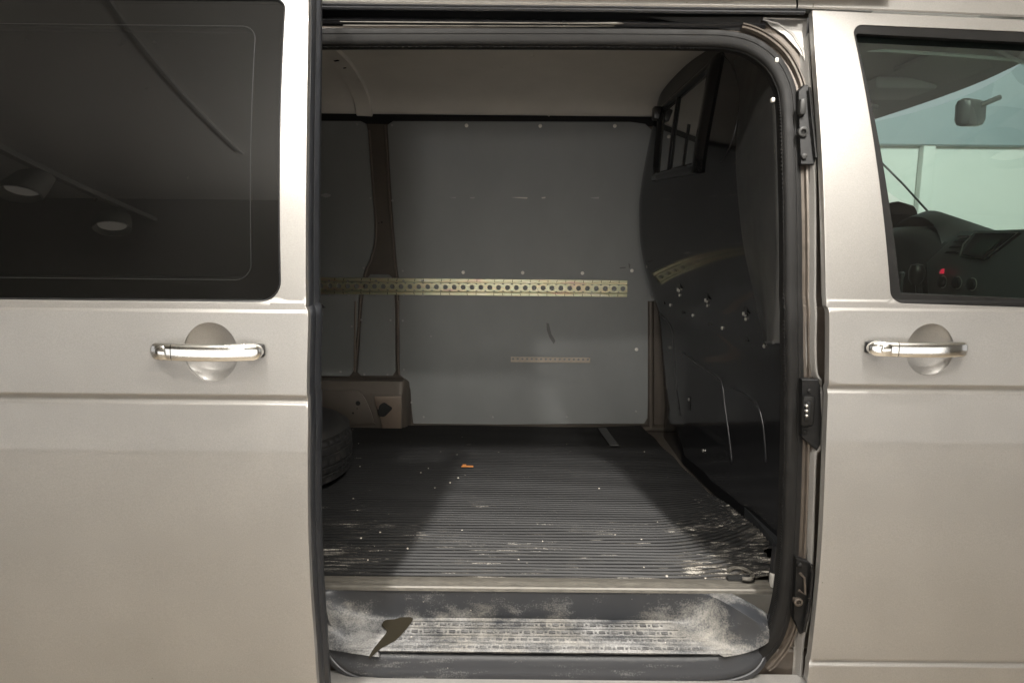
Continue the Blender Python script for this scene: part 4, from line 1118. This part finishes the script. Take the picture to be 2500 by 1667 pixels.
# driver's mirror outside
pm = at(2188, 545, 1.95)
MB().loft([[pm + Vector((x, .5 * (1 - math.cos(0)) , 0)) + Vector((.055 * s_ * math.cos(q), .0, .105 * s_ * math.sin(q))) for q in (2 * math.pi * k / 24 for k in range(24))] for x, s_ in ((-.05, .7), (-.03, .95), (0, 1.0), (.06, .85), (.09, .4))], True, True, True).build('side_mirror', DASH, van)
# windscreen and its header
MB().loft([[Vector((1.17 + .22 * (1 - ((y - .87) / .72) ** 2), y, 1.875)), Vector((2.0 + .3 * (1 - ((y - .87) / .72) ** 2), y, 1.33))] for y in [.2 + .1 * k for k in range(14)]], closed=False).build('windscreen', WSGLASS, van)
# dashboard
def px3(l, Y): return [at(a, b_, Y) for a, b_ in l]
ds = [(1.50, .60), (1.52, 1.05), (1.50, 1.20), (1.53, 1.36), (1.58, 1.405), (1.70, 1.41), (2.2, 1.36), (2.3, .6)]
dsh = MB()
rowsd = []
for y in np.linspace(.12, 1.60, 24):
    hb = .085 * math.exp(-((y - 1.22) / .19) ** 4)
    rowsd.append([Vector((x - (hb * .9 if 1.36 <= z else 0), y, z + (hb if z > 1.30 and x < 2 else 0))) for x, z in ds])
dash = dsh.loft(rowsd, closed=False).build('dashboard', DASH, van, sharp=None)
# instrument hood
hd = []
for k in range(19):
    a = math.pi * k / 18
    HX = .10; hd.append([Vector((1.44 + HX, 1.22 + .20 * math.cos(a), 1.36 + .17 * math.sin(a) ** .8)), Vector((1.50 + HX, 1.22 + .21 * math.cos(a), 1.375 + .178 * math.sin(a) ** .8)), Vector((1.80 + HX, 1.22 + .17 * math.cos(a), 1.37 + .09 * math.sin(a)))])
MB().loft(hd, closed=False).build('instrument_hood', DASH, dash, sharp=None)
# centre console: screen, vents, knobs placed on a slightly tilted face
def face(px, X): 
    r_ = ray(*px); t = (X - CP.x) / r_.x; return CP + r_ * t
def slab(px, X, th, name, mt, parent):
    l = [face(p_, X) for p_ in px]; c = sum(l, Vector()) / len(l)
    return MB().loft([[p_ + Vector((th, 0, 0)) for p_ in l], l, [p_ + (c - p_) * .04 - Vector((.002, 0, 0)) for p_ in l]], True, False, True).build(name, mt, parent, sharp=30)
con = slab([(2345, 565), (2500, 560), (2620, 560), (2520, 760), (2268, 760), (2262, 640)], 1.47, .08, 'centre_console', DASHG, van)
slab([(2384, 569), (2482, 569), (2402, 632), (2344, 622)], 1.452, .02, 'radio', DASH, con)
slab([(2396, 584), (2446, 584), (2402, 622), (2366, 618)], 1.446, .008, 'display', SCREENM, con)
for k in range(4):
    y = 575 + k * 13; x = 2342 - k * 10
    slab([(x, y), (x + 26, y), (x + 20, y + 5), (x - 6, y + 5)], 1.455, .01, 'vent_slat', VOID, con)
ed = MB(); ed.tube([face(p_, 1.446) for p_ in ((2352, 596), (2380, 568), (2484, 568), (2402, 634), (2344, 624), (2352, 596))], .0026, 6); ed.build('radio_edge', STEEL, con)
for a, b_ in ((2304, 688), (2340, 690), (2376, 694)):
    o = MB().lathe([(.018, 0), (.018, -.012), (.015, -.014), (.0001, -.014)], (0, 0, 0), 'x', 20).build('heater_knob', DASH, con); o.location = face((a, b_), 1.456)
    o = MB().lathe([(.020, -.001), (.0215, -.002), (.020, -.003)], (0, 0, 0), 'x', 20).build('knob_ring', STEEL, con); o.location = face((a, b_), 1.456)
slab([(2298, 658), (2303, 656), (2302, 668), (2294, 668)], 1.45, .004, 'warning_light', REDL, con)
# steering wheel
stw = MB(); cw = Vector((1.33, 1.22, 1.26)); 
ux, uy = Vector((0, 1, 0)), Vector((.35, 0, .94)).normalized()
pts = [cw + ux * (.185 * math.cos(q)) + uy * (.185 * math.sin(q)) for q in (2 * math.pi * k / 40 for k in range(41))]
stw.tube(pts, .015, 10, caps=False)
stw.tube([cw - ux * .18, cw, cw + ux * .18], .014, 8); stw.tube([cw, cw - uy * .18], .016, 8)
stw.lathe([(.07, .02), (.07, -.01), (.05, -.025), (.0001, -.028)], cw, 'x', 24)
stw.build('steering_wheel', DASH, van)
# gear lever
g0 = at(2238, 668, .95)
gl_ = MB(); gl_.tube([g0 + Vector((0.05, 0, -.25)), g0 + Vector((.01, 0, -.03))], .012, 8); gl_.lathe([(.001, .035), (.02, .03), (.026, .01), (.024, -.02), (.012, -.04)], g0, 'z', 16)
gl_.build('gear_lever', BLACK, van)
# interior mirror, visors, seat backs
pm = at(2370, 276, .85)
mm = MB(); mm.box(pm, (.05, .24, .085), .02, Matrix.Rotation(-.75, 3, 'Z') @ Matrix.Rotation(.12, 3, 'X')); mm.tube([pm + Vector((.02, 0, .02)), pm + Vector((.09, .0, .05))], .008, 8)
mm.build('rear_view_mirror', DASHG, van)
for y, nm in ((.48, 1), (1.22, 2)):
    MB().box((1.20, y, 1.915), (.17, .36, .018), .008, Matrix.Rotation(.2, 3, 'Y')).build('sun_visor', LINER, van)
MB().box((1.22, .85, 1.92), (.2, .18, .04), .015).build('roof_console', LINER, van)
MB().box((1.2, .85, .60), (.95, 1.5, .03), .0).build('cab_floor', DASH, van)

# ================================================================== track spotlights mirrored in the glass
LM = mat('lamp_housing', (.34, .335, .31), rough=.5); LE = mat('lamp_glow', (.9, .88, .8), rough=.4, emit=((1, .93, .82), .8))
tdir = Vector((0, -1, 0))
tb0 = Vector((-2.52, -3.0, 2.80))
trk = MB(); trk.box((0, 0, 0), (7.0, .05, .05), .004, Matrix.Rotation(math.atan2(tdir.y, tdir.x), 3, 'Z'))
t_ = trk.build('lighting_track', LM, None); t_.location = tb0 + tdir * .6
top(t_, 'pale ceiling lighting track mirrored in the tinted side window', 'lighting track')
def spot(loc, tgt, label):
    e = bpy.data.objects.new('track_spotlight', None); COL.objects.link(e); e.location = loc
    top(e, label, 'spotlight', 'spotlights on the showroom ceiling')
    d = (Vector(tgt) - Vector(loc)).normalized(); R3 = d.to_track_quat('-Z', 'Y').to_matrix()
    def add(mk, name, mt):
        o = mk.build(name, mt, None); o.parent = e
        for v in o.data.vertices: v.co = R3 @ v.co
        return o
    add(MB().lathe([(.05, .16), (.095, .15), (.11, .02), (.115, -.10), (.105, -.105), (.09, -.07), (.085, -.02)], (0, 0, 0), 'z', 28), 'lamp_housing', LM)
    add(MB().lathe([(.084, -.03), (.04, -.034), (.0001, -.035)], (0, 0, 0), 'z', 24), 'lamp_lens', LE)
    o = MB().tube([(0, 0, .10), (0, 0, .24)], .02, 8).build('lamp_stem', LM, None); o.parent = e
    return e
spot((-2.55, -2.15, 2.60), (-2.3, -1.2, 0), 'nearer of two pale spotlights mirrored in the tinted side window')
t2 = trk.build('lighting_track', LM, None); t2.location = (2.17, -3.9, 2.83); t2.rotation_euler = (0, 0, 0)
top(t2, 'pale ceiling lighting track mirrored in the clear front door window', 'lighting track')
spot((2.21, -1.18, 2.62), (1.9, -.6, 0), 'pale spotlight mirrored in the clear front door window')
spot((-2.58, -3.05, 2.60), (-1.6, -1.6, 0), 'second pale spotlight mirrored lower in the tinted side window')
